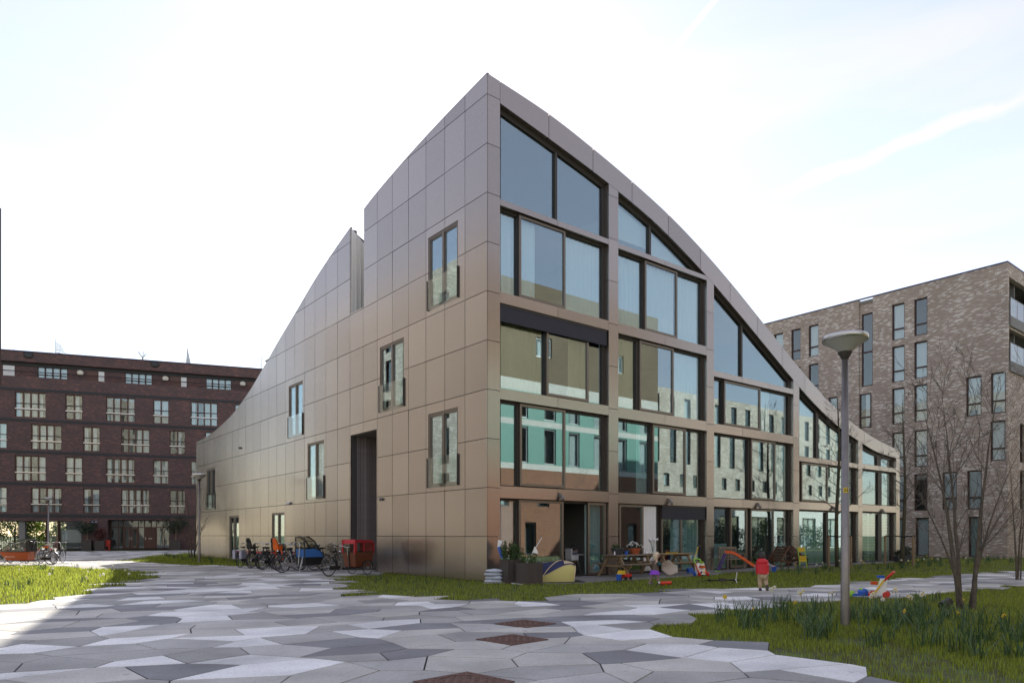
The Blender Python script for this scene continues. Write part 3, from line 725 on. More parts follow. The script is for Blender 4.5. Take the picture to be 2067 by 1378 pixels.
for a, b in PD:
    o = MB().box(a, a + .95, .49, .57, 15.6, 17.7).build('door', M['wood_red'], A_)
    MB().box(a + 1.0, b - .02, .51, .55, 15.7, 17.68).build('pane', M['blind_white'], o)
for u in (6.54, 14.11, 21.48): MB().ball((u, .43, 17.42), (.30, .16, .27), n=16).build('globe_lamp', M['globe'], A_, smooth=True)
for u in (2.3, 13.2): MB().ball((u, .0, 18.7), (.42, .1, .36), n=14).build('vent_cover', M['black'], A_, smooth=True)
# ground floor: passage with pillar and slatted wall, shop front, porch with doors
mb = MB(); mb.box(1.43, 1.94, .3, .85, 0, 2.95); mb.build('pillar', M['concrete_grey'], A_)
me = MB().box(0, .05, 0, .22, 0, 2.9).mesh('slat', M['wood_red'])
for i in range(22): o = link('slat', me, A_); o.location = (2.75 + (i * .043), 4.2 - i * .16, 0)
mb = MB(); mb.box(3.70, 3.83, .0, .3, 0, 2.86); mb.box(4.74, 4.86, 0, .3, 0, 2.86); mb.build('pier', M['wood_dark'], A_)
def shopwin(a, b, z0, z1, y, fm, nm='window', posts=(), trans=(), curtain_=False):
    mb = MB(); frame_box(mb, a, b, z0, z1, y, y + .12, .07)
    for x in posts: mb.box(x - .04, x + .04, y, y + .12, z0 + .07, z1 - .07)
    for z in trans: mb.box(a + .07, b - .07, y + .003, y + .117, z - .04, z + .04)
    w = mb.build(nm, M[fm], A_)
    xs = [a + .03] + sorted(posts) + [b - .03]; zs = [z0 + .03] + sorted(trans) + [z1 - .03]
    for i in range(len(xs) - 1):
        for j in range(len(zs) - 1):
            MB().box(xs[i] + .04, xs[i+1] - .04, y + .05, y + .06, zs[j] + .04, zs[j+1] - .04).build('pane', M['pane_far'], w)
    return w
w = shopwin(3.84, 4.73, .05, 2.85, .06, 'timber'); MB().add([(4.1, 1.1, .1), (4.6, 1.1, .1), (4.52, 1.2, 1.4), (4.47, 1.2, 1.4)], [(0, 1, 2, 3)]).prism_y([(4.05, .1), (4.62, .1), (4.5, 1.5)], 1.0, 1.05).build('red_pennant', M['cone'], w)
w = shopwin(4.87, 6.78, .12, 2.85, .08, 'wood_dark'); MB().box(4.95, 6.74, .36, .38, .75, 2.0).build('poster', M['poster'], w); MB().box(5.02, 5.2, .345, .355, .95, 1.55).build('notice', M['white'], w); MB().box(5.28, 5.45, .345, .355, 1.0, 1.8).build('notice', M['white'], w)
MB().box(4.8, 9, 3.0, 3.1, 0, 2.9).build('room_wall', M['room'], A_)
mb = MB(); mb.box(8.9, 8.97, .3, 1.3, 0, 3.0); mb.box(14.52, 14.6, .3, 1.3, 0, 3.0); mb.build('porch_wall', M['brick_dark'], A_)
w = shopwin(9.05, 14.45, .1, 2.98, 1.1, 'wood_red', posts=(9.75, 10.2, 11.55, 12.1, 12.75, 13.2, 13.9), trans=(2.28,))
MB().box(8.9, 14.6, 2.6, 2.7, 0, 3).build('room_wall', M['room'], A_)
d = MB().box(12.14, 12.86, 1.06, 1.12, .12, 2.24); d.box(12.86, 13.16, 1.06, 1.12, .12, 2.24); o = d.build('door', M['wood_red'], A_); MB().box(12.2, 12.24, 1.02, 1.06, 1.0, 1.25).build('handle', M['silver'], o); MB().box(12.5, 12.8, 1.045, 1.06, 1.1, 1.16).build('letter_slot', M['silver'], o)
for a in (10.22, 10.9):
    mb = MB(); frame_box(mb, a, a + .62, .12, 2.2, 1.04, 1.1, .15); o = mb.build('door', M['wood_red'], A_); MB().box(a + (.56 if a < 10.5 else .04), a + (.6 if a < 10.5 else .08), 1.0, 1.04, 1.0, 1.3).build('handle', M['silver'], o)
MB().box(7.55, 8.1, -.03, 0, 2.72, 2.86).build('street_sign', M['sign_blue'], A_)
sl = MB(); sl.box(7.6, 8.05, -.035, -.031, 2.77, 2.81); sl.build('street_sign_lettering', M['white'], A_)
mb = MB(); mb.box(7, 8.8, -.01, .0, .0, .25); mb.build('shadow_strip', M['band_grey'], A_)  # thin dark strip standing in for shadow along the wall foot
# things on its roof
def roof_thing(nm, lab, cat, u, fn):
    x, y = -48.44 + u * math.cos(A_TH) - .6 * math.sin(A_TH), 67.3 + u * math.sin(A_TH) + .6 * math.cos(A_TH)
    mb = MB(); fn(mb); o = mb.build(nm, M['alu']); o.location = (x, y, 19.0); o.rotation_euler = (0, 0, A_TH); tag(o, lab, cat)
def f_aerial(mb):
    mb.tube([(0, 0, 0), (0, 0, 1.6)], .03, 5)
    for i in range(5): mb.tube([(-.0, 0, 1.2 - i * .22), (.5 + .12 * i, 0, .9 - i * .2)], .035, 4)
roof_thing('roof_aerial', 'slatted aerial mast on the roof of the dark brick block', 'aerial', 4.4, f_aerial)
def f_fin(mb): mb.prism_y([(0, 0), (.5, 0), (.1, 2.0)], 0, .1)
roof_thing('roof_fin', 'pale triangular fin standing on the dark brick block roof', 'roof fin', 16.0, f_fin)
def f_plant(mb):
    for i in range(9): a = i * .7; mb.tube([(0, 0, 0), (.1 * math.cos(a), .1 * math.sin(a), .5), (.5 * math.cos(a), .3 * math.sin(a), .9 + .1 * (i % 3))], .02, 4)
roof_thing('roof_plant', 'leafless bushy plant on the roof of the dark block', 'plant', 12.0, f_plant)
def f_pole(mb): mb.tube([(0, 0, 0), (0, 0, 1.5)], .06, 6)
roof_thing('roof_pole', 'single pole on the dark block roof beside the curved roofline', 'pole', 23.3, f_pole)

# ------------------------------------------------------------------ pale brick apartment block
B_ = thing('brick_building', 'pale mottled brick apartment block with tall brown windows and corner balconies', 'building', (31.1, 44.65, 0), TH)
BW = []
for z in (15.15, 12.2, 9.25, 6.15, 3.15): BW += [(6.13, 6.98, z, z + 2.52), (4.66, 5.51, z, z + 2.52)]
BW += [(1.44, 2.32, 9.2, 11.77), (.10, .92, 9.2, 11.8), (.12, .94, 6.2, 8.73), (2.87, 3.74, 3.15, 5.68), (1.41, 2.26, 3.15, 5.68), (4.57, 5.42, .05, 2.68), (1.41, 2.18, .05, 2.68), (6.1, 6.95, .05, 2.68),
       (8.46, 9.28, 9.27, 11.75), (8.46, 9.28, 6.2, 8.7), (10.9, 11.6, 9.3, 11.85), (12.37, 13.17, 15.2, 17.62), (12.37, 13.17, 12.2, 14.63), (13.82, 14.61, 15.2, 17.62), (13.82, 14.61, 12.2, 14.63), (15.29, 16.11, 15.2, 17.62), (8.34, 9.16, 12.28, 17.55)]
mb = MB()
cutwall(mb, 0, 8.30, 0, 18.6, BW, lambda u, v, d: (d, u, v), .30); cutwall(mb, 9.30, 30, 0, 18.6, BW, lambda u, v, d: (d, u, v), .30)
cutwall(mb, 8.30, 9.30, 0, 18.42, BW, lambda u, v, d: (.14 + d, u, v), .25)
BR = [(.28, 7.5, 15.26, 17.75), (.28, 7.5, 12.42, 14.5), (2.3, 3.2, 6.2, 8.73), (4.4, 5.3, 6.2, 8.73), (2.3, 3.2, 3.15, 5.7), (9, 10, 12, 14.5), (9, 10, 15, 17.5)]
cutwall(mb, .31, 24, 0, 18.6, BR, lambda u, v, d: (u, d, v), .30)
mb.build('wall', M['brick_pale'], B_)
mb = MB(); mb.box(.05, 24, .35, 30, 18.3, 18.5); mb.box(23.8, 24, .3, 30, 0, 18.3); mb.box(.3, 23.8, 29.8, 30, 0, 18.3); mb.box(2.4, 2.5, .35, 29.8, 0, 18.3); mb.box(.3, 9, 2.4, 2.5, 11.9, 18.3); mb.build('structure_wall', M['room'], B_)
mb = MB(); mb.box(-.03, .1, -.03, 30, 18.6, 18.68); mb.box(.1, 24, -.03, .1, 18.6, 18.68); mb.build('coping', M['coping_blue'], B_)
CUR = random.Random(11)
for (a, b, c, d) in BW + BR[2:]:
    side = (a, b, c, d) in BR
    mb = MB(); y0 = .12; w = b - a; h = d - c; dd = .05
    if (a, b, c, d) == (8.34, 9.16, 12.28, 17.55): y0 = .2
    def bx(u0, u1, v0, v1, e0=y0, e1=y0 + .12): mb.box(*((u0, u1, e0, e1, v0, v1) if side else (e0, e1, u0, u1, v0, v1)))
    f = .075
    bx(a, a + f, c, d); bx(b - f, b, c, d); bx(a + f, b - f, c, c + f); bx(a + f, b - f, d - f, d)
    tz = c + h * (.31 if c > 1 else .02)
    if h > 4: tz = c + h * .47
    if c > 1: bx(a + f, b - f, tz - .05, tz + .05)
    W = mb.build('window', M['wood_dark'], B_)
    for z0, z1 in (((c + f, tz - .05), (tz + .05, d - f)) if c > 1 else ((c + f, d - f),)):
        q = MB(); q.box(*((a + f, b - f, y0 + .05, y0 + .06, z0, z1) if side else (y0 + .05, y0 + .06, a + f, b - f, z0, z1)))
        q.build('pane', M['pane_far'], W)
    if h < 4 and (c < 1 or CUR.random() < .88):
        q = MB(); n = 14; full = c < 1 or CUR.random() < .7; ww = (b - a) * (1 if full else .5)
        for i in range(n + 1):
            u = a + ww * i / n; e = y0 + .11 + .03 * math.sin(i * 2.1)
            q.v += ([(u, e, c + .05), (u, e, d - .05)] if side else [(e, u, c + .05), (e, u, d - .05)])
            if i: q.f.append((2*i-2, 2*i, 2*i+1, 2*i-1)); q.m.append(0)
        q.build('curtain', M[('curtain_teal' if a < 2 else 'blind_white') if c < 1 else 'curtain'], W, smooth=True)
for z in (15.26, 12.42):
    s = MB().box(.26, 7.5, -.12, 2.3, z - .62, z - .02).build('balcony_slab', M['concrete_grey'], B_)
    MB().box(.2, 7.5, -.10, -.085, z + .02, z + 1.15).build('glass_railing', M['clear_glass'], s)
    mb = MB(); mb.tube([(.2, -.09, z + 1.17), (7.5, -.09, z + 1.17)], .025, 5)
    for t in (.25, 1.5, 2.75, 4): mb.tube([(t, -.09, z), (t, -.09, z + 1.17)], .02, 5)
    mb.build('handrail', M['galvanised'], s)
    mb = MB()
    for t in (.6, 1.3, 2.2, 3.1): frame_box(mb, t, t + .8, z, z + 2.2, 2.2, 2.3, .08)
    mb.build('balcony_door', M['wood_dark'], B_)
bq = thing('barbecue', 'round kettle barbecue on the top corner balcony of the pale block', 'barbecue', (31.1 + 1.5 * CR - .8 * SR, 44.65 + 1.5 * SR + .8 * CR, 15.25))
MB().ball((0, 0, .8), (.3, .3, .25)).build('kettle', M['black'], bq, smooth=True)
mb = MB()
for i in range(3): a = i * 2.09; mb.tube([(.12 * math.cos(a), .12 * math.sin(a), .62), (.3 * math.cos(a), .3 * math.sin(a), 0)], .015, 5)
mb.build('leg', M['alu'], bq)

# ------------------------------------------------------------------ neighbours seen mirrored in the glass
def block(label, org, th, length, height, dep, layers, name='mirrored_building', side=1):
    """front face along local x at y=0, body towards +y; layers = (z0, z1, wall material, [windows (w, gap, z0, z1, frame, glass material)])"""
    o = thing(name, label, 'building', (org[0], org[1], 0), th)
    for z0, z1, m_, win in layers:
        hs = []
        for (w, gap, a, b, fm, gm) in win:
            x = gap * .6
            while x + w < length - .3: hs.append((x, x + w, a, b)); x += w + gap
        mb = MB(); cutwall(mb, 0, length, z0, z1, hs, lambda u, v, d: (u, d, v), .3, back=False); mb.build('wall', M[m_], o)
        sh = {}
        for (w, gap, a, b, fm, gm) in win:
            fr = MB(); frame_box(fr, 0, w, 0, b - a, .1, .2, .09)
            if w > 1.6: fr.box(w / 2 - .05, w / 2 + .05, .1, .2, .09, b - a - .09)
            fme = fr.mesh('window', M[fm]); pme = MB().box(.08, w - .08, .14, .155, .08, b - a - .08).mesh('pane', M[gm]); x = gap * .6
            bme = MB().box(0, w, .6, .62, 0, b - a).mesh('room_wall', M['room']); bme2 = MB().box(.08, w * .7, .3, .32, 0, b - a).mesh('curtain', M['curtain'])
            while x + w < length - .3:
                q = link('window', fme, o); q.location = (x, 0, a); link('pane', pme, q); link('room_wall', bme if int(x * 7) % 3 else bme2, q); x += w + gap
    mb = MB(); mb.box(0, length, .3, dep, height - .2, height); mb.box(0, .3, .3, dep, 0, height - .2); mb.box(length - .3, length, .3, dep, 0, height - .2); mb.box(.3, length - .3, dep - .3, dep, 0, height - .2)
    mb.build('body_wall', M[layers[-1][2]], o); return o
def kpt(t, d): return kw(t, d)[:2]
# opposite the glass front (runs backwards so that its front faces the glass)
c0 = kpt(32.5, 20)
block('red and brown brick terrace with green glazed storeys, mirrored in the big lower windows', c0, TH + math.pi, 27, 19.3, 11, [
    (0, 6.1, 'brick_orange', [(1.0, 4.3, .1, 2.4, 'black', 'pane_far'), (1.1, 2.4, 3.5, 4.9, 'black', 'pane_far')]), (6.1, 6.5, 'pale_concrete', []),
    (6.5, 9.2, 'teal_panel', [(1.1, 1.5, 6.55, 9.1, 'alu', 'pane_far')]), (9.2, 9.6, 'pale_concrete', []), (9.6, 11.6, 'teal_panel', [(1.1, 1.5, 9.7, 11.5, 'alu', 'pane_far')]),
    (11.6, 12.4, 'pale_concrete', []), (12.4, 19.3, 'brick_brown', [(1.3, 6.5, 14.2, 15.6, 'alu', 'pane_far')])])
c1 = kpt(72, 24)
block('cream brick block over a white base, mirrored in the middle windows', c1, TH + math.pi, 38, 15, 11, [
    (0, 5.2, 'white_panel', [(3.0, 2.2, .1, 3.4, 'band_grey', 'pane_far')]), (5.2, 15, 'brick_cream', [(.8, 1.5, 6.0, 7.2, 'band_grey', 'pane_far'), (.9, 1.5, 8.2, 11.6, 'band_grey', 'pane_far'), (.9, 1.5, 12.2, 14.4, 'band_grey', 'pane_far')])])
# opposite the panelled side
d0 = (KX - .7828 * 12.5 - .6223 * 12.5, KY - .6223 * 12.5 + .7828 * 12.5)
east = block('cream brick block with tall slots of window, mirrored in the panelled side', d0, TH + math.pi / 2, 30, 19.5, 10, [
    (0, 3.0, 'brick_cream', [(1.2, 2.6, .1, 2.5, 'wood_dark', 'pane_far')])] + [(3.0 * i, 3.0 * i + (3.0 if i < 5 else 4.5), 'brick_cream', [(.9, 1.7, 3 * i + .2, 3 * i + 2.6, 'wood_dark', 'pane_far')]) for i in range(1, 6)])
MB().box(.5, .56, -.64, -.0, 6.8, 13.1).build('balcony_screen', M['wood_dark'], east)
# behind the camera
block('long cream brick block, mirrored in the windows of the dark block', (58, -34), math.pi, 120, 17, 10, [
    (0, 3.0, 'brick_cream', [(1.2, 2.6, .1, 2.5, 'wood_dark', 'pane_far')])] + [(3.0 * i, 3.0 * i + (3.0 if i < 4 else 5), 'brick_cream', [(.95, 3.4, 3 * i + .2, 3 * i + 2.6, 'wood_dark', 'pane_far')]) for i in range(1, 5)])

# ------------------------------------------------------------------ ground, lawns, pavement of irregular slabs
g = MB(); g.add([(-900, -900, -.035), (900, -900, -.035), (900, 900, -.035), (-900, 900, -.035)], [(0, 1, 2, 3)])
tag(g.build('ground', M['soil']), kind='structure')
G1 = [(-27, 32.6), (-24.2, 33.7), (-22.6, 34.2), (-18.2, 31.0), (-15, 28.6), (-13.0, 25.4), (-12.4, 24.3), (-11.5, 19.6), (-10.6, 16.3), (-10.6, 14.6), (-14, 13.2), (-17, 14), (-25, 26)]
G2 = [(-21.6, 40.2), (-24.8, 47.5), (-26.0, 56.7), (-22.0, 52), (-19.3, 46), (-12.0, 36.6), (-10.9, 35.2), (-12.2, 33.4), (-16.0, 35.0)]
G3 = [(-5.5, 23.4), (-6.2, 25.4), (-4.6, 27.3), (-.79, 22.5), (.75, 21.0), kpt(2, 2.3), kpt(9, 2.15), kpt(10.5, 1.5), kpt(19, 1.1), kpt(29, .7), kpt(33, .2), (30.9, 44.6), (42, 53), (45, 44), (20.7, 28.7), (17.3, 27.0), (13.9, 24.4), (11.7, 23.0),
      (9.2, 21.0), (7.8, 20.0), (5.8, 19.2), (4.6, 19.4), (2.6, 17.9), (1.4, 17.3), (.5, 16.0), (-.9, 16.3), (-1.6, 17.2), (-2.8, 17.1), (-4.1, 18.1), (-5.0, 20.5)]
G4 = [(45, 36), (24, 25.5), (14.8, 20.7), (12.3, 19.0), (9.1, 16.7), (6.0, 15.7), (4.3, 14.1), (2.9, 12.9), (2.75, 11.6), (2.6, 10.4), (3.1, 9.8), (3.0, 9.4), (3.4, 9.0), (3.5, 8.4), (3.8, 7.8), (3.9, 7.3), (4.0, 6.0), (5.0, 4), (30, 4), (45, 20)]
G5 = [(-31, 43.5), (-29.5, 46.5), (-33, 48), (-40, 47), (-40, 43)]
TERR = [kpt(.55, .0), kpt(.55, 1.75), kpt(2, 2.3), kpt(9, 2.15), kpt(10.5, 1.5), kpt(19, 1.1), kpt(29, .7), kpt(29.2, 0)]
LAWNS = [G1, G2, G3, G4, G5]
def inside(p, poly):
    x, y = p; c = False; n = len(poly); j = n - 1
    for i in range(n):
        xi, yi = poly[i]; xj, yj = poly[j]
        if (yi > y) != (yj > y) and x < (xj - xi) * (y - yi) / (yj - yi) + xi: c = not c
        j = i
    return c
for i, L in enumerate(LAWNS):
    mb = MB(); mb.add([(x, y, -.002 - .004 * i) for x, y in L], [tuple(range(len(L)))]); tag(mb.build('lawn', M['soil']), kind='structure')
mb = MB(); mb.prism(TERR, -.03, .035); terr = tag(mb.build('terrace', M['concrete_grey']), kind='structure')
S, ANG = 1.10, rad(24); ca, sa = math.cos(ANG), math.sin(ANG)
def jit(key, amt):
    r = random.Random(hash(key) & 0xffffff); return r.uniform(-amt, amt), r.uniform(-amt, amt)
def rot(x, y): x, y = x * 1.22, y * .92; return (x * ca - y * sa, x * sa + y * ca)
def corner(i, j):
    a, b = jit((i * 7919 + j * 104729 + 11), .25 * S); return (i * S + a, j * S + b)
def barend(i, j, e):
    a, b = jit((i * 15485863 + j * 32452843 + e * 977 + 5), .19 * S); h = .31 * S; cx, cy_ = (i + .5) * S, (j + .5) * S
    return (cx + (h if e else -h) + a, cy_ + b) if (i + j) % 2 == 0 else (cx + a, cy_ + (h if e else -h) + b)
tiles = []
for i in range(-74, 74):
    for j in range(-74, 74):
        # vertical lattice edge from corner(i,j) to corner(i,j+1): cell left (i-1,j), right (i,j)
        P, Q = corner(i, j), corner(i, j + 1)
        if (i - 1 + j) % 2 == 0: poly = [P, barend(i, j, 0), barend(i, j, 1), Q, barend(i - 1, j, 1)]
        else: poly = [P, barend(i, j, 0), Q, barend(i - 1, j, 1), barend(i - 1, j, 0)]
        tiles.append(((i, j, 0), [rot(*p) for p in poly]))
        P, Q = corner(i, j), corner(i + 1, j)     # horizontal edge, cells below (i,j-1) and above (i,j)
        if (i + j) % 2 == 0: poly = [P, barend(i, j - 1, 1), Q, barend(i, j, 1), barend(i, j, 0)]
        else: poly = [P, barend(i, j - 1, 0), barend(i, j - 1, 1), Q, barend(i, j, 0)]
        tiles.append(((i, j, 1), [rot(*p) for p in poly]))
def shrink(poly, g):
    n = len(poly); ar = sum(poly[i][0] * poly[(i+1) % n][1] - poly[(i+1) % n][0] * poly[i][1] for i in range(n)); sg = 1 if ar > 0 else -1; out = []
    for i in range(n):
        p0, p1, p2 = Vector(poly[i-1]), Vector(poly[i]), Vector(poly[(i+1) % n])
        d1, d2 = (p1 - p0).normalized(), (p2 - p1).normalized(); n1, n2 = Vector((-d1.y, d1.x)) * sg, Vector((-d2.y, d2.x)) * sg
        k = 1 + n1.dot(n2)
        q = p1 + (n1 + n2) * (g / k if k > .25 else g * 2); out.append((q.x, q.y))
    return out
AP = [(-48.4 - 6 * math.cos(A_TH), 67.3 - 6 * math.sin(A_TH)), (-48.4 + 30 * math.cos(A_TH), 67.3 + 30 * math.sin(A_TH))]
KB = [kpt(0, 0), kpt(29.4, 0), kpt(29.4, -33.4), kpt(0, -33.4)]
def paved(c):
    x, y = c
    if y < 2 or y > 78 or abs(x) > .95 * y + 6: return False
    if x > 0 and y > 34: return False
    if any(inside(c, L) for L in LAWNS) or inside(c, TERR) or inside(c, KB): return False
    return True
sel = []
for k_, poly in tiles:
    c = (sum(p[0] for p in poly) / 5, sum(p[1] for p in poly) / 5)
    ar_ = abs(sum(poly[i][0] * poly[(i+1) % 5][1] - poly[(i+1) % 5][0] * poly[i][1] for i in range(5))) / 2
    if paved(c) and ar_ > .22: sel.append((math.hypot(c[0], c[1]), k_, poly, c))
sel.sort(key=lambda q: q[0])
PV = MB()
for _, k_, poly, c in sel: PV.add([(p[0], p[1], .004) for p in poly], [tuple(range(5))])
pave = tag(PV.build('pavement', M['joint']), kind='structure')
SM = [M['slab_' + n] for n in ('white', 'sand', 'grey', 'slate', 'mid')]
far = MB(); cnt = 0
for dist, k_, poly, c in sel:
    r = random.Random(hash(k_) & 0xfffff); mi = r.choices(range(5), (25, 22, 22, 17, 14))[0]
    q = shrink(poly, .011); z = .03 + r.uniform(-.0015, .0015)
    vis = c[1] > 5.5 and abs(c[0]) < .76 * c[1] + .8
    if vis and cnt < 300:
        cnt += 1; q2 = [(p[0] - c[0], p[1] - c[1]) for p in q]; o = MB().prism(q2, 0, z - .006).build('paving_slab', SM[mi], pave); o.location = (c[0], c[1], .006)
    else: far.prism(q, .006, z, mi)
tag(far.build('distant_slabs', SM, pave), kind='stuff')
SLABH = {}
for _, k_, poly, c in sel:
    if c[1] > 62: continue
    for gx_ in range(int(math.floor(min(p[0] for p in poly))), int(math.floor(max(p[0] for p in poly))) + 1):
        for gy_ in range(int(math.floor(min(p[1] for p in poly))), int(math.floor(max(p[1] for p in poly))) + 1): SLABH.setdefault((gx_, gy_), []).append(poly)
def on_slab(x, y): return any(inside((x, y), p) for p in SLABH.get((int(math.floor(x)), int(math.floor(y))), ()))
def grow(poly, e):
    n = len(poly); ar = sum(poly[i][0] * poly[(i+1) % n][1] - poly[(i+1) % n][0] * poly[i][1] for i in range(n))
    return shrink(poly, -e)
# terrace joints: slabs as separate pieces along the strip
for i in range(9):
    a, b = .6 + i * 1.0, .6 + (i + 1) * 1.0 - .015
    MB().prism([kpt(a, .02), kpt(a, 1.68), kpt(b, 1.68), kpt(b, .02)], .036, .05).build('terrace_slab', M['concrete_grey'], terr)
# rusty covers
def cover(x, y, rz, lab):
    o = thing('manhole_cover', lab, 'manhole cover', (x, y, .032), rz, 'rusty steel covers in the paving')
    MB().box(-.36, .36, -.36, .36, 0, .012).build('frame', M['rust'], o)
    mb = MB(); mb.lathe([(.29, .012), (.29, .018), (.27, .018), (.27, .013)], n=28)
    for i in range(11):
        for j in range(11):
            if (i + j) % 2: u, v = -.3 + .06 * i, -.3 + .06 * j; mb.box(u - .018, u + .018, v - .018, v + .018, .012, .0165)
    tag(mb.build('tread', M['rust'], o), kind='stuff')
cover(.22, 11.75, rad(47), 'rusty square cover farthest from the camera, near the white slabs')
cover(0, 9.98, rad(44), 'rusty square cover in the middle of the paving')
cover(-.48, 7.1, rad(45), 'rusty square cover cut by the bottom edge of the photo')

# ------------------------------------------------------------------ grass and leaves (too many to count)
def blades(name, poly, n, hmin, hmax, w, m, seed, clump=0, lean=.35, fall=None, dens=None):
    rs = np.random.RandomState(seed); P = np.array(poly); x0, y0 = P.min(0); x1, y1 = P.max(0); pts = []
    tries = 0
    while len(pts) < n and tries < n * 40:
        tries += 1; y = rs.uniform(y0, y1); x = rs.uniform(x0, x1)
        if y < 5 or abs(x) > .76 * y + 1.2: continue
        if dens and rs.rand() > dens(x, y): continue
        if not inside((x, y), poly) or on_slab(x, y) or inside((x, y), TERR) or inside((x, y), KB): continue
        if clump:
            for _ in range(clump): pts.append((x + rs.normal(0, .05), y + rs.normal(0, .05)))
        else: pts.append((x, y))
    pts = np.array(pts); n = len(pts); a = rs.uniform(0, 2 * np.pi, n); h = rs.uniform(hmin, hmax, n); l = rs.uniform(.05, lean, n) * h; wa = a + np.pi / 2 + rs.uniform(-.5, .5, n)
    dx, dy = np.cos(wa) * w / 2, np.sin(wa) * w / 2; lx, ly = np.cos(a) * l, np.sin(a) * l
    V = np.zeros((n, 7, 3))
    for k, (t, bend, ws) in enumerate(((0, 0, 1), (0.45, .22, .95), (.8, .62, .6))):
        V[:, 2*k, 0] = pts[:, 0] + lx * bend - dx * ws; V[:, 2*k, 1] = pts[:, 1] + ly * bend - dy * ws; V[:, 2*k, 2] = h * t
        V[:, 2*k+1, 0] = pts[:, 0] + lx * bend + dx * ws; V[:, 2*k+1, 1] = pts[:, 1] + ly * bend + dy * ws; V[:, 2*k+1, 2] = h * t
    V[:, 6, 0] = pts[:, 0] + lx; V[:, 6, 1] = pts[:, 1] + ly; V[:, 6, 2] = h * .97
    V[:, :, 2] -= .01
    b = (np.arange(n) * 7)[:, None]
    quads = np.concatenate([b + np.array([[0, 1, 3, 2]]), b + np.array([[2, 3, 5, 4]])], 1).reshape(-1, 4); tris = b + np.array([[4, 5, 6]])
    me = bpy.data.meshes.new(name); me.vertices.add(n * 7); me.vertices.foreach_set('co', V.reshape(-1))
    loops = np.concatenate([quads.reshape(-1), tris.reshape(-1)]).astype(np.int32); me.loops.add(len(loops)); me.loops.foreach_set('vertex_index', loops)
    np_ = len(quads) + len(tris); me.polygons.add(np_)
    st = np.concatenate([np.arange(len(quads)) * 4, len(quads) * 4 + np.arange(len(tris)) * 3]).astype(np.int32); me.polygons.foreach_set('loop_start', st)
    me.materials.append(M[m]); me.update(calc_edges=True); me.validate()
    return tag(link(name, me), kind='stuff')
def patch(x, y, s=.55, k=0): return .5 + .5 * math.sin(x * s + 1.3 + k) * math.sin(y * s * 1.3 + k * 2) + .25 * math.sin(x * 2.1 * s + y * 1.7 * s + k)
blades('grass', grow(G4, .9), 60000, .03, .10, .009, 'blade', 1, dens=lambda x, y: min(1, 160 / (y * y)) * (.25 if (y < 10.3 and x < 5.2 and patch(x, y, 1.6) < .75) else 1))
blades('grass', grow(G3, .9), 42000, .035, .10, .016, 'blade', 2, dens=lambda x, y: 1 if y < 28 else .35)
blades('grass', grow(G1, .9), 22000, .05, .15, .022, 'blade', 3)
blades('grass', grow(G2, .9), 10000, .05, .14, .03, 'blade', 4)
blades('grass', grow(G5, .9), 1800, .05, .12, .03, 'blade', 5)
blades('dry_grass', grow(G4, .9), 7000, .03, .08, .009, 'blade_dry', 41, dens=lambda x, y: min(1, 160 / (y * y)) * (patch(x, y, 1.1) > .5))
blades('dry_grass', grow(G3, .9), 6000, .03, .08, .016, 'blade_dry', 42, dens=lambda x, y: (patch(x, y, .9) > .55))
blades('dry_grass', grow(G1, .9), 2500, .05, .14, .022, 'blade_dry', 43)
# daffodil foliage
bed = [(2.95, 11.2), (3.0, 12.6), (4.6, 13.7), (6.3, 14.3), (8, 14.0), (8.2, 12.2), (12, 11.8), (18, 12), (16, 8.2), (7.2, 7.9), (5.6, 8.6), (4.6, 9.6), (3.4, 10.6)]
blades('daffodil_leaves', bed, 1900, .18, .43, .015, 'daff_leaf', 6, clump=14, lean=.95, dens=lambda x, y: .9 if x < 8 else .5)
blades('daffodil_leaves', [(4.6, 14.2), (6.2, 15.2), (8.6, 16.0), (12, 18.2), (16, 20), (22, 22), (20, 15.5), (9.6, 15.4), (7, 14.4)], 110, .16, .32, .013, 'daff_leaf', 16, clump=12, lean=.5)
blades('daffodil_leaves', [kpt(9.5, 2.0), kpt(9, 3.4), kpt(12, 4.4), kpt(19, 4.6), kpt(27, 5.0), kpt(34, 5), kpt(45, 4), kpt(47, .5), kpt(41, -4), kpt(36, -6), kpt(31, -1.5), kpt(29.5, .9), kpt(19, 1.35), kpt(11, 1.7)], 1300, .2, .38, .020, 'daff_leaf', 7, clump=12, lean=.6)
blades('daffodil_leaves', [(-5.3, 23.6), (-4.6, 26.4), (-1.2, 22.6), (.2, 20.6), (.2, 19.0), (-2.2, 18.3), (-4.6, 20.2)], 150, .12, .28, .014, 'daff_leaf', 8, clump=9, lean=.6)
blades('daffodil_leaves', [(-27, 31), (-22.6, 34.0), (-16.5, 29), (-13.4, 25), (-12.3, 17.5), (-16, 15), (-25, 27)], 260, .15, .32, .02, 'daff_leaf', 9, clump=11, lean=.6)
blades('daffodil_leaves', [(-12.0, 36.0), (-19.0, 45.4), (-22.5, 50.5), (-24.5, 50), (-21, 44), (-15.5, 36.6)], 300, .15, .36, .028, 'daff_leaf', 10, clump=8, lean=.5)
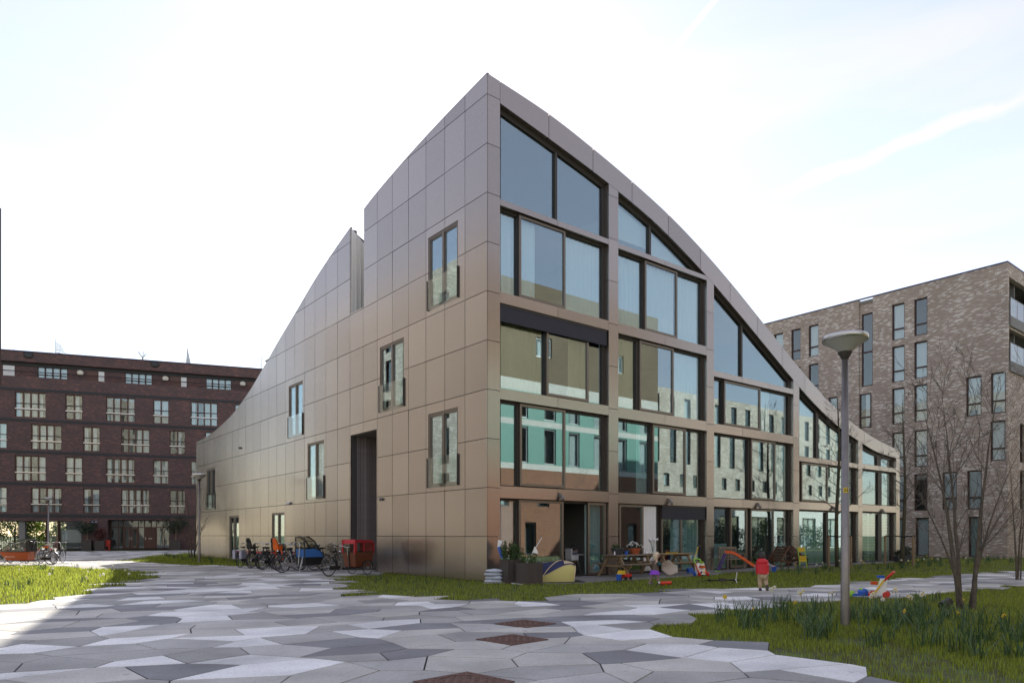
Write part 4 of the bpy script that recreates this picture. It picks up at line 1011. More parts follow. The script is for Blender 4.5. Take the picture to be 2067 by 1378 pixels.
def daffodil(x, y, h, kind, lab, size=.045, heads=1):
    o = thing('daffodil', lab, 'daffodil', (x, y, 0), random.uniform(0, 6), 'daffodils in flower')
    r = random.Random(int(x * 1000)); mb = MB(); mb.tube([(0, 0, 0), (.01, 0, h * .6), (.03, .0, h)], .004, 4); mb.build('stem', M['stem'], o)
    for q in range(heads):
        a = q * 2.3; c = Vector((.03 + (.035 * math.cos(a) if heads > 1 else 0), (.035 * math.sin(a) if heads > 1 else 0), h + (.03 * math.sin(q * 1.7) if heads > 1 else 0)))
        fa = r.uniform(0, 6); fz = Vector((math.cos(fa), math.sin(fa), .25)).normalized(); fx = fz.orthogonal().normalized(); fy = fz.cross(fx)
        mb = MB()
        for i in range(6):
            t = i * math.pi / 3; d = fx * math.cos(t) + fy * math.sin(t); e = fz.cross(d)
            mb.add([c, c + d * size * .55 + e * size * .33 + fz * .008, c + d * size, c + d * size * .55 - e * size * .33 + fz * .008], [(0, 1, 2, 3)])
        mb.build('petals', M['petal_white' if kind == 'w' else 'petal_yellow'], o)
        mb = MB(); mb.tube([c, c + fz * size * .5], [size * .22, size * .36], 7); mb.build('trumpet', M['petal_yellow'], o)
W_ = [(5.05, 13.7, .46, 4, 'cluster of white daffodils on the left of the lamp post'), (5.35, 13.1, .44, 4, 'white daffodil heads stacked just left of the lamp post'), (5.95, 13.15, .42, 3, 'white daffodils just right of the lamp post'),
      (6.5, 12.75, .42, 4, 'white daffodil cluster farther right of the lamp post'), (7.3, 13.5, .44, 4, 'tall white daffodils below the upright toy'), (7.5, 13.0, .42, 3, 'white daffodil pair between the toy and the many stemmed tree'), (7.0, 12.5, .40, 3, 'white daffodils lowest of the row right of the post'),
      (6.9, 13.3, .30, 1, 'small single white daffodil in the foreground row')]
for x, y, h, n, lab in W_: daffodil(x, y, h, 'w', lab, .05, n)
Y_ = [(3.72, 12.4, .42, 'yellow daffodil standing alone at the left tip of the bed'), (4.05, 12.0, .26, 'low yellow daffodil near the left tip of the bed'), (5.0, 12.6, .3, 'yellow daffodil in the middle of the dark leaves'), (6.2, 11.2, .3, 'yellow daffodil right of the lamp post foot'),
      (6.9, 11.0, .30, 'yellow daffodil among tall leaves right of the post'), (7.55, 10.9, .26, 'pale yellow daffodil midway to the right edge'), (8.0, 10.4, .3, 'yellow daffodil low in the right bed'), (8.05, 11.1, .42, 'large yellow daffodil rising from the right bed'), (8.3, 10.6, .32, 'yellow daffodil beside the large one'), (9.0, 10.6, .3, 'yellow daffodil nearest the right edge of the photo'), (8.4, 13.2, .3, 'yellow daffodil below the multi stemmed tree')]
for x, y, h, lab in Y_: daffodil(x, y, h, 'y', lab, .05)
rr = random.Random(3)
for i in range(26):
    t = rr.uniform(12, 38); d = rr.uniform(1.8, 4.4); x, y = kpt(t, d if t < 30 else d - 1.5)
    daffodil(x, y, rr.uniform(.26, .36), rr.choice('wwy'), 'small daffodil in the leafy strip along the glass front', .055)
for i in range(30):
    y = rr.uniform(17, 32); x = -.72 * y + rr.uniform(0, 5) - .2
    if inside((x, y), G1): daffodil(x, y, rr.uniform(.22, .34), 'w', 'small pale daffodil in the sunlit left lawn', .05)

# ------------------------------------------------------------------ trees
def limb(mb, p, d, L, r, depth, rng, kids, up=.12, spread=.7, tw=None, minr=.0035):
    n = 5; pts = [p]; rs = [r]; q = p.copy(); dd = d.copy()
    for i in range(n):
        dd = (dd + Vector((rng.uniform(-.12, .12), rng.uniform(-.12, .12), rng.uniform(-.05, .05) + up * .35))).normalized(); q = q + dd * (L / n); pts.append(q.copy()); rs.append(max(minr, r * (1 - .68 * (i + 1) / n)))
    (mb if depth > 0 or tw is None else tw).tube(pts, rs, 6 if r > .03 else (4 if r > .01 else 3), cap=False)
    if depth <= 0: return
    for k in range(kids):
        i = rng.randint(1, n - 1) if k < kids - 1 else n - 1; base = pts[i]; ax = (pts[i+1] - pts[i]).normalized()
        side = ax.orthogonal().normalized(); side.rotate(Matrix.Rotation(rng.uniform(0, 6.28), 3, ax))
        nd = (ax * (1 - spread * .45) + side * spread * rng.uniform(.6, 1.1) + Vector((0, 0, up))).normalized()
        limb(mb, base, nd, L * rng.uniform(.45, .72) * (1 - .08 * i), max(minr, rs[i] * rng.uniform(.45, .65)), depth - 1, rng, max(2, kids - 1), up, spread, tw, minr)
def staked_tree(x, y, h, seed, lab, stakes, strap_z=1.42):
    o = thing('young_tree', lab, 'tree', (x, y, 0), 0, 'staked young trees in front of the glass front'); rng = random.Random(seed)
    tk = MB(); pts = []; rs = []
    for i in range(13): t = i / 12; pts.append(Vector((.05 * math.sin(t * 7 + seed), .05 * math.cos(t * 5), h * t * .97))); rs.append(.095 * (1 - t) ** .8 + .008)
    tk.tube(pts, rs, 9); tk.build('trunk', M['bark_moss'], o, smooth=True)
    br = MB()
    for k in range(30):
        t = .30 + .68 * (k / 30) ** .9; i = int(t * 12); p = pts[i].lerp(pts[min(12, i+1)], t * 12 - i); a = k * 2.4 + rng.uniform(-.4, .4); Lb = (1.9 - 1.25 * (t - .3) / .7) * rng.uniform(.7, 1.15)
        limb(br, p, Vector((math.cos(a), math.sin(a), .55)).normalized(), Lb, .026 * (1.2 - t), 2, rng, 4, .16, .75, minr=.005)
    br.build('branches', M['twig'], o)
    for sx, sy, sh in stakes:
        s = thing('tree_stake', 'round wooden stake supporting the young tree', 'stake', (x + sx, y + sy, 0), 0, 'wooden tree stakes')
        s2 = MB().tube([(0, 0, 0), (0, 0, sh)], .05, 9).build('post', M['stake'], s); 
        s['label'] = 'wooden stake holding the staked tree ' + stakes_lab.pop(0)
    mb = MB()
    for sx, sy, sh in stakes: mb.tube([(0, 0, strap_z), (sx * .5, sy * .5, strap_z + .02), (sx, sy, strap_z + .03)], .028, 5); mb.tube([(sx - .07, sy, strap_z), (sx + .07, sy, strap_z), (sx + .07, sy + .02, strap_z + .06)], .03, 5)
    mb.tube([(.12 * math.cos(a), .12 * math.sin(a), strap_z) for a in (0, 1.05, 2.1, 3.14, 4.2, 5.25)], .03, 5, closed=True)
    mb.build('tree_strap', M['strap'], o)
stakes_lab = ['behind the lamp post, outer left post', 'behind the lamp post, inner left post', 'just right of the lamp post', 'by the far pier, on its left', 'by the far pier, close on its right', 'by the far pier, outermost right']
staked_tree(15.15, 33.1, 8.4, 3, 'slim staked young tree half behind the tall lamp post', [(-.50, -.2, 1.45), (-.32, .25, 1.45), (.62, .0, 1.45)])
staked_tree(19.05, 34.6, 8.6, 5, 'slim staked young tree at the far end of the glass front', [(-.85, .1, 1.45), (.28, -.3, 1.45), (.56, .15, 1.45)])
def multi_tree(x, y, stems, seed, lab, r0=.06, kids=4, depth=3, mt='bark', spread=.6):
    o = thing('multi_stem_tree', lab, 'tree', (x, y, 0)); rng = random.Random(seed); tk = MB(); br = MB()
    for (ox, oy, tx, ty, tz, r) in stems:
        p0 = Vector((ox, oy, -.02)); p1 = Vector((ox + tx, oy + ty, tz)); mid = p0.lerp(p1, .45) + Vector((-tx * .16, -ty * .1, .12 * tz)); pts = []; rs = []; n = 9
        for i in range(n + 1):
            t = i / n; q = p0 * (1-t)**2 + mid * 2*t*(1-t) + p1 * t*t; pts.append(q + Vector((rng.uniform(-1, 1), rng.uniform(-1, 1), 0)) * r * .22 * (i > 0)); rs.append(r * ((1 - t) ** 1.25) + .003)
        tk.tube(pts, rs, 8, cap=False)
        for k in range(11):
            i = rng.randint(2, n - 1); ax = (pts[i+1] - pts[i]).normalized(); side = ax.orthogonal().normalized(); side.rotate(Matrix.Rotation(rng.uniform(0, 6.28), 3, ax))
            limb(br, pts[i], (ax * .8 + side * spread + Vector((0, 0, .1))).normalized(), tz * rng.uniform(.20, .38), min(.013, rs[i] * .40), depth - 1, rng, kids, .14, spread)
    tk.build('trunk', M[mt], o, smooth=True); br.build('branches', M['twig'], o)
multi_tree(9.1, 14.25, [(-.13, .0, -.6, .2, 4.0, .058), (-.05, .1, -.2, .3, 4.4, .045), (.14, .0, .55, .0, 4.7, .050), (.12, .1, 1.5, .4, 3.6, .028), (-.1, -.1, -1.5, -.2, 3.0, .026)], 12, 'bare multi stemmed tree on the right lawn, dark against the pale block', kids=4, depth=3)
multi_tree(16.6, 23.4, [(0, 0, -.3, 0, 4.4, .034), (.1, .1, .5, .1, 4.6, .03), (.05, -.1, .1, -.2, 3.8, .024)], 23, 'thin bare tree at the right edge of the photo', kids=3, depth=2)
multi_tree(-20.2, 44.9, [(0, 0, -.5, 0, 4.9, .05), (.1, .1, .2, .1, 5.3, .05), (.15, -.1, .9, -.2, 4.5, .04), (-.1, 0, -1.3, .1, 3.4, .03), (.1, 0, 1.4, .1, 3.6, .03)], 31, 'bare multi stemmed tree beside the low end of the panelled side', kids=3, depth=2)
def leafy(mb, c, r, n, size, rng, flat=.8):
    for _ in range(n):
        while True:
            v = Vector((rng.uniform(-1, 1), rng.uniform(-1, 1), rng.uniform(-1, 1)))
            if .25 < v.length < 1: break
        p = Vector(c) + Vector((v.x * r[0], v.y * r[1], v.z * r[2])); d = Vector((rng.gauss(0, 1), rng.gauss(0, 1), rng.gauss(0, .7))).normalized(); e = d.orthogonal().normalized(); s = size * rng.uniform(.6, 1.3)
        e.rotate(Matrix.Rotation(rng.uniform(0, 6.28), 3, d)); f = d.cross(e)
        mb.add([p - e * s, p + f * s * .45, p + e * s, p - f * s * .45], [(0, 1, 2, 3)])
def potted(x, y, pot, crown, lab, mleaf, name='potted_tree'):
    o = thing(name, lab, 'potted tree', (x, y, 0), A_TH); pw, ph_ = pot
    MB().box(-pw, pw, -pw, pw, 0, ph_).build('pot', M['planter'], o); cz, cr, lz = crown; MB().tube([(0, 0, ph_ - .1), (.02, 0, cz)], .035, 6).build('trunk', M['stake'], o)
    mb = MB(); rng = random.Random(int(x * 10)); 
    for k in range(7): a = k * .9; leafy(mb, (cr * .5 * math.cos(a), cr * .5 * math.sin(a), cz + lz * .4 * math.sin(k * 2.1)), (cr * .6, cr * .6, lz * .6), 130, .09, rng)
    mb.build('crown', M[mleaf], o)
def apt(u, out): return (-48.44 + u * math.cos(A_TH) + out * math.sin(A_TH), 67.3 + u * math.sin(A_TH) - out * math.cos(A_TH))
potted(*apt(7.4, 1.0), (.42, 1.0), (2.2, 1.0, .75), 'dark round crowned tree in a grey pot by the shop window', 'leaf_dark')
potted(*apt(8.5, .9), (.42, .95), (1.55, .5, .7), 'reddish leaved shrub in a grey pot beside the porch', 'leaf_red', 'potted_shrub')
potted(*apt(15.2, 1.0), (.45, 1.0), (2.5, 1.25, 1.0), 'big dark round crowned potted tree right of the porch', 'leaf_dark')
MB_ = MB(); frame_box(MB_, 0, .5, 0, .45, -.03, .5, .05); MB_.box(0, .5, .42, .5, .4, 1.0); MB_.box(0, .05, -.03, .5, .6, .66); MB_.box(.45, .5, -.03, .5, .6, .66)
o = MB_.build('red_chair', M['cone']); o.location = (*apt(8.75, .75), 0); o.rotation_euler = (0, 0, A_TH); tag(o, 'small red chair in the shade of the porch', 'chair')
def hedge_tree(x, y, h, w, lab, seed):
    o = thing('leafy_tree', lab, 'tree', (x, y, 0), 0, 'green trees seen through the passage'); rng = random.Random(seed); MB().tube([(0, 0, 0), (.1, 0, h * .6)], [.12, .06], 7).build('trunk', M['bark'], o); mb = MB()
    for k in range(44): leafy(mb, (rng.uniform(-w, w), rng.uniform(-w * .5, w * .5), rng.uniform(.3, h)), (.9, .8, .6), 90, .14, rng)
    mb.build('crown', M['leaf_bright' if seed % 2 else 'leaf_green'], o)
for i, (u, lab) in enumerate(((-3.4, 'sunlit green tree at the left edge, beyond the passage'), (-.4, 'sunlit green tree left of the passage pillar'), (2.8, 'sunlit green tree right of the passage pillar'))):
    hedge_tree(*apt(u, -17 - .5 * i), 4.6, 2.3, lab, 40 + i)
f = thing('iron_fence', 'black iron railing in front of the green trees beyond the passage', 'fence', (*apt(-5, -13.5), 0), A_TH)
mb = MB().box(0, 10, -.02, .02, 1.25, 1.3); mb.box(0, 10, -.02, .02, .15, .2); mb.build('rail', M['black'], f); bm = MB().box(-.018, .018, -.018, .018, 0, 1.4).mesh('bar', M['black'])
for i in range(60): q = link('bar', bm, f); q.location = (i * .165, 0, 0)

for i in range(6):
    x, y = kpt(33 + i * 5.2, 20.5); o = thing('hedge', 'tall leafy hedge section in front of the white base, mirrored in the ground floor glass', 'hedge', (x, y, 0), TH, 'hedge sections mirrored in the glass'); rng = random.Random(70 + i); mb = MB()
    for k in range(26): leafy(mb, (rng.uniform(-2.2, 2.2), rng.uniform(-.3, .3), rng.uniform(.3, 2.5)), (.7, .5, .55), 60, .11, rng)
    mb.build('foliage', M['leaf_green' if i % 2 else 'leaf_dark'], o); st = MB()
    for k in range(5): st.tube([(-2 + k, 0, 0), (-2 + k + .1, 0, 1.6)], .03, 5)
    st.build('stem', M['bark'], o)
# ------------------------------------------------------------------ street lamps
def lamp(x, y, z0, lab, number=False, rz=0):
    o = thing('street_lamp', lab, 'street lamp', (x, y, z0), rz, 'street lamps with dish heads')
    mb = MB(); mb.lathe([(.073, -.02), (.070, .3), (.050, 4.42), (0, 4.42)], n=18); mb.build('pole', M['galvanised'], o, smooth=True)
    h = MB(); h.lathe([(.05, 4.36), (.065, 4.40), (.105, 4.46), (.11, 4.49)], n=20); h.build('collar', M['bronze_dark'], o, smooth=True)
    h = MB(); h.lathe([(.085, 4.485), (.19, 4.57), (.335, 4.665)], n=28); h.build('diffuser', M['lamp_lens'], o, smooth=True)
    h = MB(); h.lathe([(.334, 4.664), (.348, 4.665), (.352, 4.73), (.338, 4.75), (.25, 4.775), (0, 4.79)], n=28); h.build('rim', M['silver'], o, smooth=True)
    if number:
        p = MB(); r = .063; q = []
        for i in range(7): a = -1.57 - .22 - .62 + i * .62 / 3; q.append((r * math.cos(a), r * math.sin(a)))
        for i in range(6): p.add([(q[i][0], q[i][1], 2.19), (q[i+1][0], q[i+1][1], 2.19), (q[i+1][0], q[i+1][1], 2.27), (q[i][0], q[i][1], 2.27)], [(0, 1, 2, 3)])
        pl = p.build('number_plate', M['sign_yellow'], o)
        for i in (0, 1):
            a = -1.57 - .22 + (-.30 if i == 0 else .22); dg = MB(); w_, h_ = .024, .054
            for x0, x1, z0, z1 in ((-w_/2, w_/2, h_ - .010, h_), (-w_/2, w_/2, 0, .010), (-w_/4, w_/2, h_/2 - .005, h_/2 + .005), (w_/2 - .010, w_/2, .0105, h_/2 - .0055), (w_/2 - .010, w_/2, h_/2 + .0055, h_ - .0105)): dg.box(x0, x1, -.0015, .0015, z0, z1)
            t = dg.build('digit', M['black'], pl); t.location = (.0655 * math.cos(a), .0655 * math.sin(a), 2.203); t.rotation_euler = (0, 0, a + 1.57)
lamp(5.45, 11.64, 0, 'tall street lamp in the right foreground with a small yellow number plate', True)
lamp(-16.75, 38.1, 0, 'street lamp beside the low far end of the panelled side')
lamp(-40.4, 62.0, 0, 'distant street lamp in front of the shop window of the dark block')
sp = thing('ground_spotlight', 'black spotlight lying low in the right lawn near the many stemmed tree', 'spotlight', (8.62, 14.15, 0), .5)
MB().tube([(-.13, 0, .10), (.13, 0, .17)], [.075, .085], 12).build('housing', M['black'], sp); MB().tube([(.10, 0, 0), (.10, 0, .12)], .02, 6).build('spike', M['black'], sp)
MB().tube([(-.131, 0, .0985), (-.138, 0, .097)], .068, 12).build('lens', M['pane_far'], sp)

# ------------------------------------------------------------------ bicycles
def make_wheel(par, x, r, y=0.0, rimm='alu', spokes=14):
    me = MB(); me.tube([(r * .965 * math.cos(a), 0, r * .965 * math.sin(a)) for a in [2 * math.pi * i / 28 for i in range(28)]], r * .05, 6, closed=True)
    o = thing_part('wheel', par); o.location = (x, y, r)
    me.build('tyre', M['rubber'], o, smooth=True)
    rm = MB(); rm.tube([(r * .90 * math.cos(a), 0, r * .90 * math.sin(a)) for a in [2 * math.pi * i / 28 for i in range(28)]], r * .028, 5, closed=True)
    for i in range(spokes): a = 2 * math.pi * i / spokes; rm.tube([(.03 * math.cos(a + .8), .02 * (-1) ** i, .03 * math.sin(a + .8)), (r * .9 * math.cos(a), 0, r * .9 * math.sin(a))], .0028, 3, cap=False)
    rm.tube([(0, -.05, 0), (0, .05, 0)], .03, 8); rm.build('rim', M[rimm], o); return o
def thing_part(nm, par):
    o = bpy.data.objects.new(nm, None); COL.objects.link(o); o.parent = par; o.empty_display_size = .1; return o
def mudguard(par, x, r, a0, a1, m, y=0):
    mb = MB(); n = 14; R_ = r * 1.10
    for i in range(n + 1):
        a = a0 + (a1 - a0) * i / n; c, s_ = math.cos(a), math.sin(a)
        for w, k in ((-.032, .985), (0, 1.0), (.032, .985)): mb.v.append((x + R_ * k * c, y + w, r + R_ * k * s_))
        if i: b = 3 * i; mb.f += [(b-3, b-2, b+1, b), (b-2, b-1, b+2, b+1)]; mb.m += [0, 0]
    return mb.build('mudguard', M[m], par, smooth=True)
def saddle(par, x, z, m='black'):
    mb = MB(); mb.prism([(x - .13, -.085), (x - .10, -.10), (x + .02, -.05), (x + .14, -.02), (x + .14, .02), (x + .02, .05), (x - .10, .10), (x - .13, .085)], z, z + .05); mb.box(x - .1, x + .04, -.02, .02, z - .03, z); return mb.build('saddle', M[m], par)
def bars(par, x, z, w=.30, back=.16, up=.02, m='chrome'):
    mb = MB(); mb.tube([(x, 0, z - .25), (x - .03, 0, z)], .014, 6)
    for s_ in (-1, 1): mb.tube([(x - .03, 0, z), (x + .03, s_ * w * .55, z + up + .02), (x - .05, s_ * w, z + up), (x - back - .04, s_ * w * 1.02, z + up - .02)], .012, 6)
    o = mb.build('handlebar', M[m], par, smooth=True); g_ = MB()
    for s_ in (-1, 1): g_.tube([(x - .05, s_ * w, z + up), (x - back - .06, s_ * w * 1.02, z + up - .02)], .018, 6)
    g_.build('grip', M['black'], o); return o
def cranks(par, x, z, r=.11):
    mb = MB(); mb.tube([(x + .11 * math.cos(a), -.05, z + .11 * math.sin(a)) for a in [6.283 * i / 16 for i in range(16)]], .008, 4, closed=True); mb.tube([(x, -.09, z), (x, .09, z)], .02, 6)
    mb.tube([(x, -.08, z), (x + .1, -.09, z - .13)], .012, 5); mb.tube([(x, .08, z), (x - .1, .09, z + .13)], .012, 5); mb.box(x + .05, x + .15, -.18, -.09, z - .145, z - .12); mb.box(x - .15, x - .05, .09, .18, z + .12, z + .145)
    return mb.build('crank', M['alu'], par)
def carrier(par, x, z, m='black'):
    mb = MB()
    for y in (-.06, 0, .06): mb.tube([(x - .18, y, z), (x + .24, y, z)], .007, 4)
    for a in (-.18, .05, .24): mb.tube([(x + a, -.06, z), (x + a, .06, z)], .007, 4)
    for y in (-.065, .065): mb.tube([(x - .12, y, z), (x, y, .34)], .007, 4); mb.tube([(x + .1, y, z), (x, y, .34)], .007, 4)
    return mb.build('carrier', M[m], par)
def city_bike(lab, x, y, head, fm='black', r=.345, lean=0.0, seat='black', grp='city bikes parked by the panelled side', cat='bicycle', child=None, crate=False, bag=False):
    o = thing('bicycle', lab, cat, (x, y, .03), head, grp); o.rotation_euler = (lean, 0, head)
    make_wheel(o, 0, r); make_wheel(o, 1.08, r)
    f = MB(); bb = (.46, 0, .29); st = (.32, 0, .74); ht, hb = (.86, 0, .88), (.91, 0, .66)
    f.tube([(0, -.05, r), bb], .012, 5); f.tube([(0, .05, r), bb], .012, 5); f.tube([(0, -.05, r), (.34, 0, .68)], .010, 5); f.tube([(0, .05, r), (.34, 0, .68)], .010, 5)
    f.tube([bb, (.31, 0, .88)], .016, 6); f.tube([bb, (.66, 0, .44), hb], .018, 6); f.tube([(.345, 0, .62), (.64, 0, .62), (.88, 0, .80)], .015, 6); f.tube([hb, ht], .02, 6)
    f.tube([hb, (.94, -.05, .56), (1.08, -.055, r)], .012, 5); f.tube([hb, (.94, .05, .56), (1.08, .055, r)], .012, 5)
    f.box(.0, .5, -.07, -.05, .27, .40); f.tube([(.40, -.08, .3), (.30, -.2, 0)], .01, 4)
    f.build('frame', M[fm], o); saddle(o, .29, .90, seat); bars(o, .84, 1.06); cranks(o, .46, .29); carrier(o, .0, .75)
    mudguard(o, 0, r, -.5, 2.6, fm); mudguard(o, 1.08, r, .3, 2.7, fm)
    MB().box(-.22, -.19, -.03, .03, .70, .76).build('rear_light', M['red'], o); MB().tube([(1.0, 0, .78), (1.06, 0, .77)], [.035, .05], 8).build('headlight', M['chrome'], o)
    if child:
        mb = MB(); mb.box(-.12, .14, -.12, .12, .84, .90); mb.prism_y([(-.12, .86), (-.04, .86), (-.09, 1.08), (-.15, 1.08)], -.13, .13); mb.prism_y([(-.15, 1.085), (-.09, 1.085), (-.15, 1.26), (-.20, 1.25)], -.11, .11); mb.prism_y([(-.20, 1.255), (-.15, 1.265), (-.18, 1.34), (-.22, 1.33)], -.07, .07); mb.box(-.05, .10, -.18, -.14, .88, 1.05); mb.box(-.05, .10, .14, .18, .88, 1.05); mb.bar((.05, -.15, .86), (.12, -.16, .42), .05, .03); mb.bar((.05, .15, .86), (.12, .16, .42), .05, .03)
        o2 = mb.build('child_seat', M[child], o)
        if child != 'black': o2['label'] = 'bright orange child seat'
    if crate:
        mb = MB(); X0, X1 = .92, 1.28
        for z in (.80, .88, .96): 
            mb.box(X0, X1, -.22, -.20, z, z + .055); mb.box(X0, X1, .20, .22, z, z + .055); mb.box(X0, X0 + .02, -.2, .2, z, z + .055); mb.box(X1 - .02, X1, -.2, .2, z, z + .055)
        mb.box(X0, X1, -.22, .22, .78, .80); mb.build('crate', M['black'], o)
    if bag:
        mb = MB()
        for s_ in (-1, 1): mb.prism_y([(-.26, .40), (.16, .40), (.18, .74), (-.28, .76)], s_ * .10, s_ * .22)
        mb.box(-.28, .18, -.22, .22, .765, .79); mb.build('pannier', M['pannier_cloth'], o)
    return o
city_bike('black city bike with a pale double pannier, leftmost by the panelled side', -12.3, 32.2, rad(80), bag=True, child=None)
city_bike('dark city bike with a black child seat, second from the left', -11.6, 31.6, rad(72), child='black')
city_bike('black city bike with a front crate, behind the pannier bike', -11.0, 31.2, rad(68), crate=True)
city_bike('black city bike with chrome mudguards in the middle of the row', -10.45, 29.9, rad(74))
city_bike('dark city bike with an orange child seat', -9.75, 29.6, rad(66), child='seat_orange')
city_bike('black bicycle leaning behind the blue covered cargo bike', -8.9, 29.6, rad(40), lean=.1)
city_bike('dark bicycle by the wall, right behind the blue covered cargo bike', -8.3, 29.9, rad(25), lean=.1)
def hooded(par, X0, X1, zt0, zt1, w, front_low, m, fm, film_z):
    pass
# long cargo bike with blue tent
o = thing('cargo_bike', 'long two wheeled cargo bike with a blue and black rain tent', 'cargo bike', (-8.95, 27.7, .03), rad(52))
make_wheel(o, 0, .345); make_wheel(o, 1.95, .25)
f = MB(); f.tube([(0, -.05, .345), (.48, 0, .28)], .014, 5); f.tube([(0, .05, .345), (.48, 0, .28)], .014, 5); f.tube([(.48, 0, .28), (.34, 0, .84)], .018, 6); f.tube([(0, 0, .36), (.37, 0, .70)], .012, 5)
f.tube([(.48, 0, .28), (.9, 0, .24), (1.65, 0, .26), (1.80, 0, .55)], .035, 8); f.tube([(.37, 0, .70), (.80, 0, .75)], .016, 6); f.tube([(.74, 0, .30), (.80, 0, .98)], .018, 6); f.tube([(1.80, 0, .55), (1.95, -.05, .25)], .014, 5); f.tube([(1.80, 0, .55), (1.95, .05, .25)], .014, 5)
f.box(-.02, .55, -.075, -.055, .24, .38); f.tube([(.62, -.22, .0), (.95, -.10, .85)], .018, 6); f.tube([(.62, -.22, 0), (.78, -.22, .42)], .015, 5)
f.build('frame', M['alu'], o); saddle(o, .30, .88); bars(o, .82, 1.15); cranks(o, .48, .28); mudguard(o, 0, .345, -.4, 2.6, 'black'); mudguard(o, 1.95, .25, .3, 2.6, 'black'); carrier(o, 0, .74)
mb = MB(); mb.prism_y([(.88, .28), (1.62, .28), (1.72, .58), (.84, .58)], -.30, .30); mb.build('box', M['black'], o)
mb = MB(); mb.prism_y([(.84, .585), (1.72, .585), (1.60, .80), (1.30, .92), (.82, .90)], -.31, .31); q = mb.build('rain_tent', M['tarp_blue'], o)
mb = MB(); mb.prism_y([(.83, .905), (1.29, .925), (1.58, .81), (1.30, 1.20), (1.0, 1.38), (.84, 1.38)], -.28, .28); mb.build('window_film', M['film'], q)
mb = MB()
for y in (-.29, .29):
    mb.tube([(.82, y, .58), (.82, y, 1.38), (1.0, y, 1.40), (1.3, y, 1.22), (1.6, y, .80), (1.73, y, .58)], .028, 6); mb.tube([(.84, y, .92), (1.3, y, .94), (1.6, y, .81)], .014, 5)
mb.tube([(.82, -.29, 1.38), (.82, .29, 1.38)], .02, 5); mb.tube([(1.3, -.29, 1.22), (1.3, .29, 1.22)], .015, 5); mb.build('tent_frame', M['black'], q)
# tricycle with red hood
o = thing('cargo_tricycle', 'cargo tricycle with a plywood box under a red rain hood', 'cargo tricycle', (-6.54, 25.4, .03), rad(58))
make_wheel(o, 0, .335)
for s_ in (-1, 1): make_wheel(o, 1.55, .255, s_ * .40); mudguard(o, 1.55, .255, .2, 2.9, 'black', s_ * .40)
f = MB(); f.tube([(0, -.05, .335), (.46, 0, .25)], .014, 5); f.tube([(0, .05, .335), (.46, 0, .25)], .014, 5); f.tube([(.46, 0, .25), (.28, 0, .80)], .022, 6); f.tube([(0, -.05, .335), (.34, 0, .62)], .012, 5); f.tube([(0, .05, .335), (.34, 0, .62)], .012, 5)
f.tube([(.46, 0, .25), (1.2, 0, .26)], .03, 8); f.box(1.2, 1.6, -.36, .36, .23, .27); f.box(-.02, .5, -.075, -.055, .22, .36); f.build('frame', M['black'], o)
saddle(o, .25, .86); cranks(o, .46, .25); mudguard(o, 0, .335, -.4, 2.7, 'black')
mb = MB(); z0, z1 = .29, .84; bt = [(1.06, -.27), (1.06, .27), (1.84, .27), (1.84, -.27)]; tp = [(.98, -.33), (.98, .33), (1.98, .33), (1.98, -.33)]
mb.add([(x, y, z0) for x, y in bt] + [(x, y, z1) for x, y in tp], [(0, 1, 2, 3), (0, 4, 5, 1), (1, 5, 6, 2), (2, 6, 7, 3), (3, 7, 4, 0)])
q = mb.build('box', M['ply'], o); mb = MB(); mb.bar((1.018, 0, .29), (.966, 0, .84), .05, .02); mb.tube([(x, y, z1) for x, y in tp], .015, 5, closed=True); mb.build('trim', M['black'], q)
hood = MB(); prof = [(.96, .86), (.97, 1.16), (1.06, 1.30), (1.85, 1.27), (1.97, 1.17), (1.99, .86)]
for (x0, za), (x1, zb) in zip(prof[1:-2], prof[2:-1]): hood.add([(x0, -.335, za), (x1, -.335, zb), (x1, .335, zb), (x0, .335, za)], [(0, 1, 2, 3)])
for y in (-.335, .335):
    for a, b in (((.96, .80), (1.07, 1.29)), ((1.40, .84), (1.47, 1.28)), ((1.92, .80), (1.99, 1.2))): hood.add([(a[0], y, a[1]), (b[0], y, a[1]), (b[0], y, b[1]), (a[0], y, b[1])], [(0, 1, 2, 3)])
    hood.add([(1.0, y, 1.19), (1.95, y, 1.17), (1.87, y, 1.27), (1.06, y, 1.30)], [(0, 1, 2, 3)])
for y in (-.335, .26): hood.add([(.958, y, .80), (.958, y + .075, .80), (.968, y + .075, 1.2), (.968, y, 1.2)], [(0, 1, 2, 3)])
hood.add([(.962, -.335, 1.14), (.962, .335, 1.14), (1.06, .335, 1.3), (1.06, -.335, 1.3)], [(0, 1, 2, 3)]); hood.add([(1.99, -.335, .82), (1.99, .335, .82), (1.975, .335, 1.18), (1.975, -.335, 1.18)], [(0, 1, 2, 3)])
hd = hood.build('rain_hood', M['hood_red'], o)
fl = MB()
for y in (-.33, .33): fl.add([(1.06, y, .85), (1.42, y, .85), (1.42, y, 1.2), (1.06, y, 1.2)], [(0, 1, 2, 3)]); fl.add([(1.46, y, .85), (1.94, y, .85), (1.94, y, 1.18), (1.46, y, 1.2)], [(0, 1, 2, 3)])
fl.add([(.96, -.27, .85), (.96, .27, .85), (.966, .27, 1.15), (.966, -.27, 1.15)], [(0, 1, 2, 3)]); fl.build('window_film', M['film'], hd)
mb = MB(); mb.tube([(.94, 0, .70), (.90, 0, 1.0)], .016, 6)
for s_ in (-1, 1): mb.tube([(.90, 0, 1.0), (.90, s_ * .18, 1.06), (.80, s_ * .30, 1.07), (.68, s_ * .31, 1.06)], .013, 6)
q = mb.build('handlebar', M['chrome'], o); mb = MB()
for s_ in (-1, 1): mb.tube([(.78, s_ * .30, 1.07), (.64, s_ * .31, 1.06)], .019, 6)
mb.build('grip', M['black'], q)
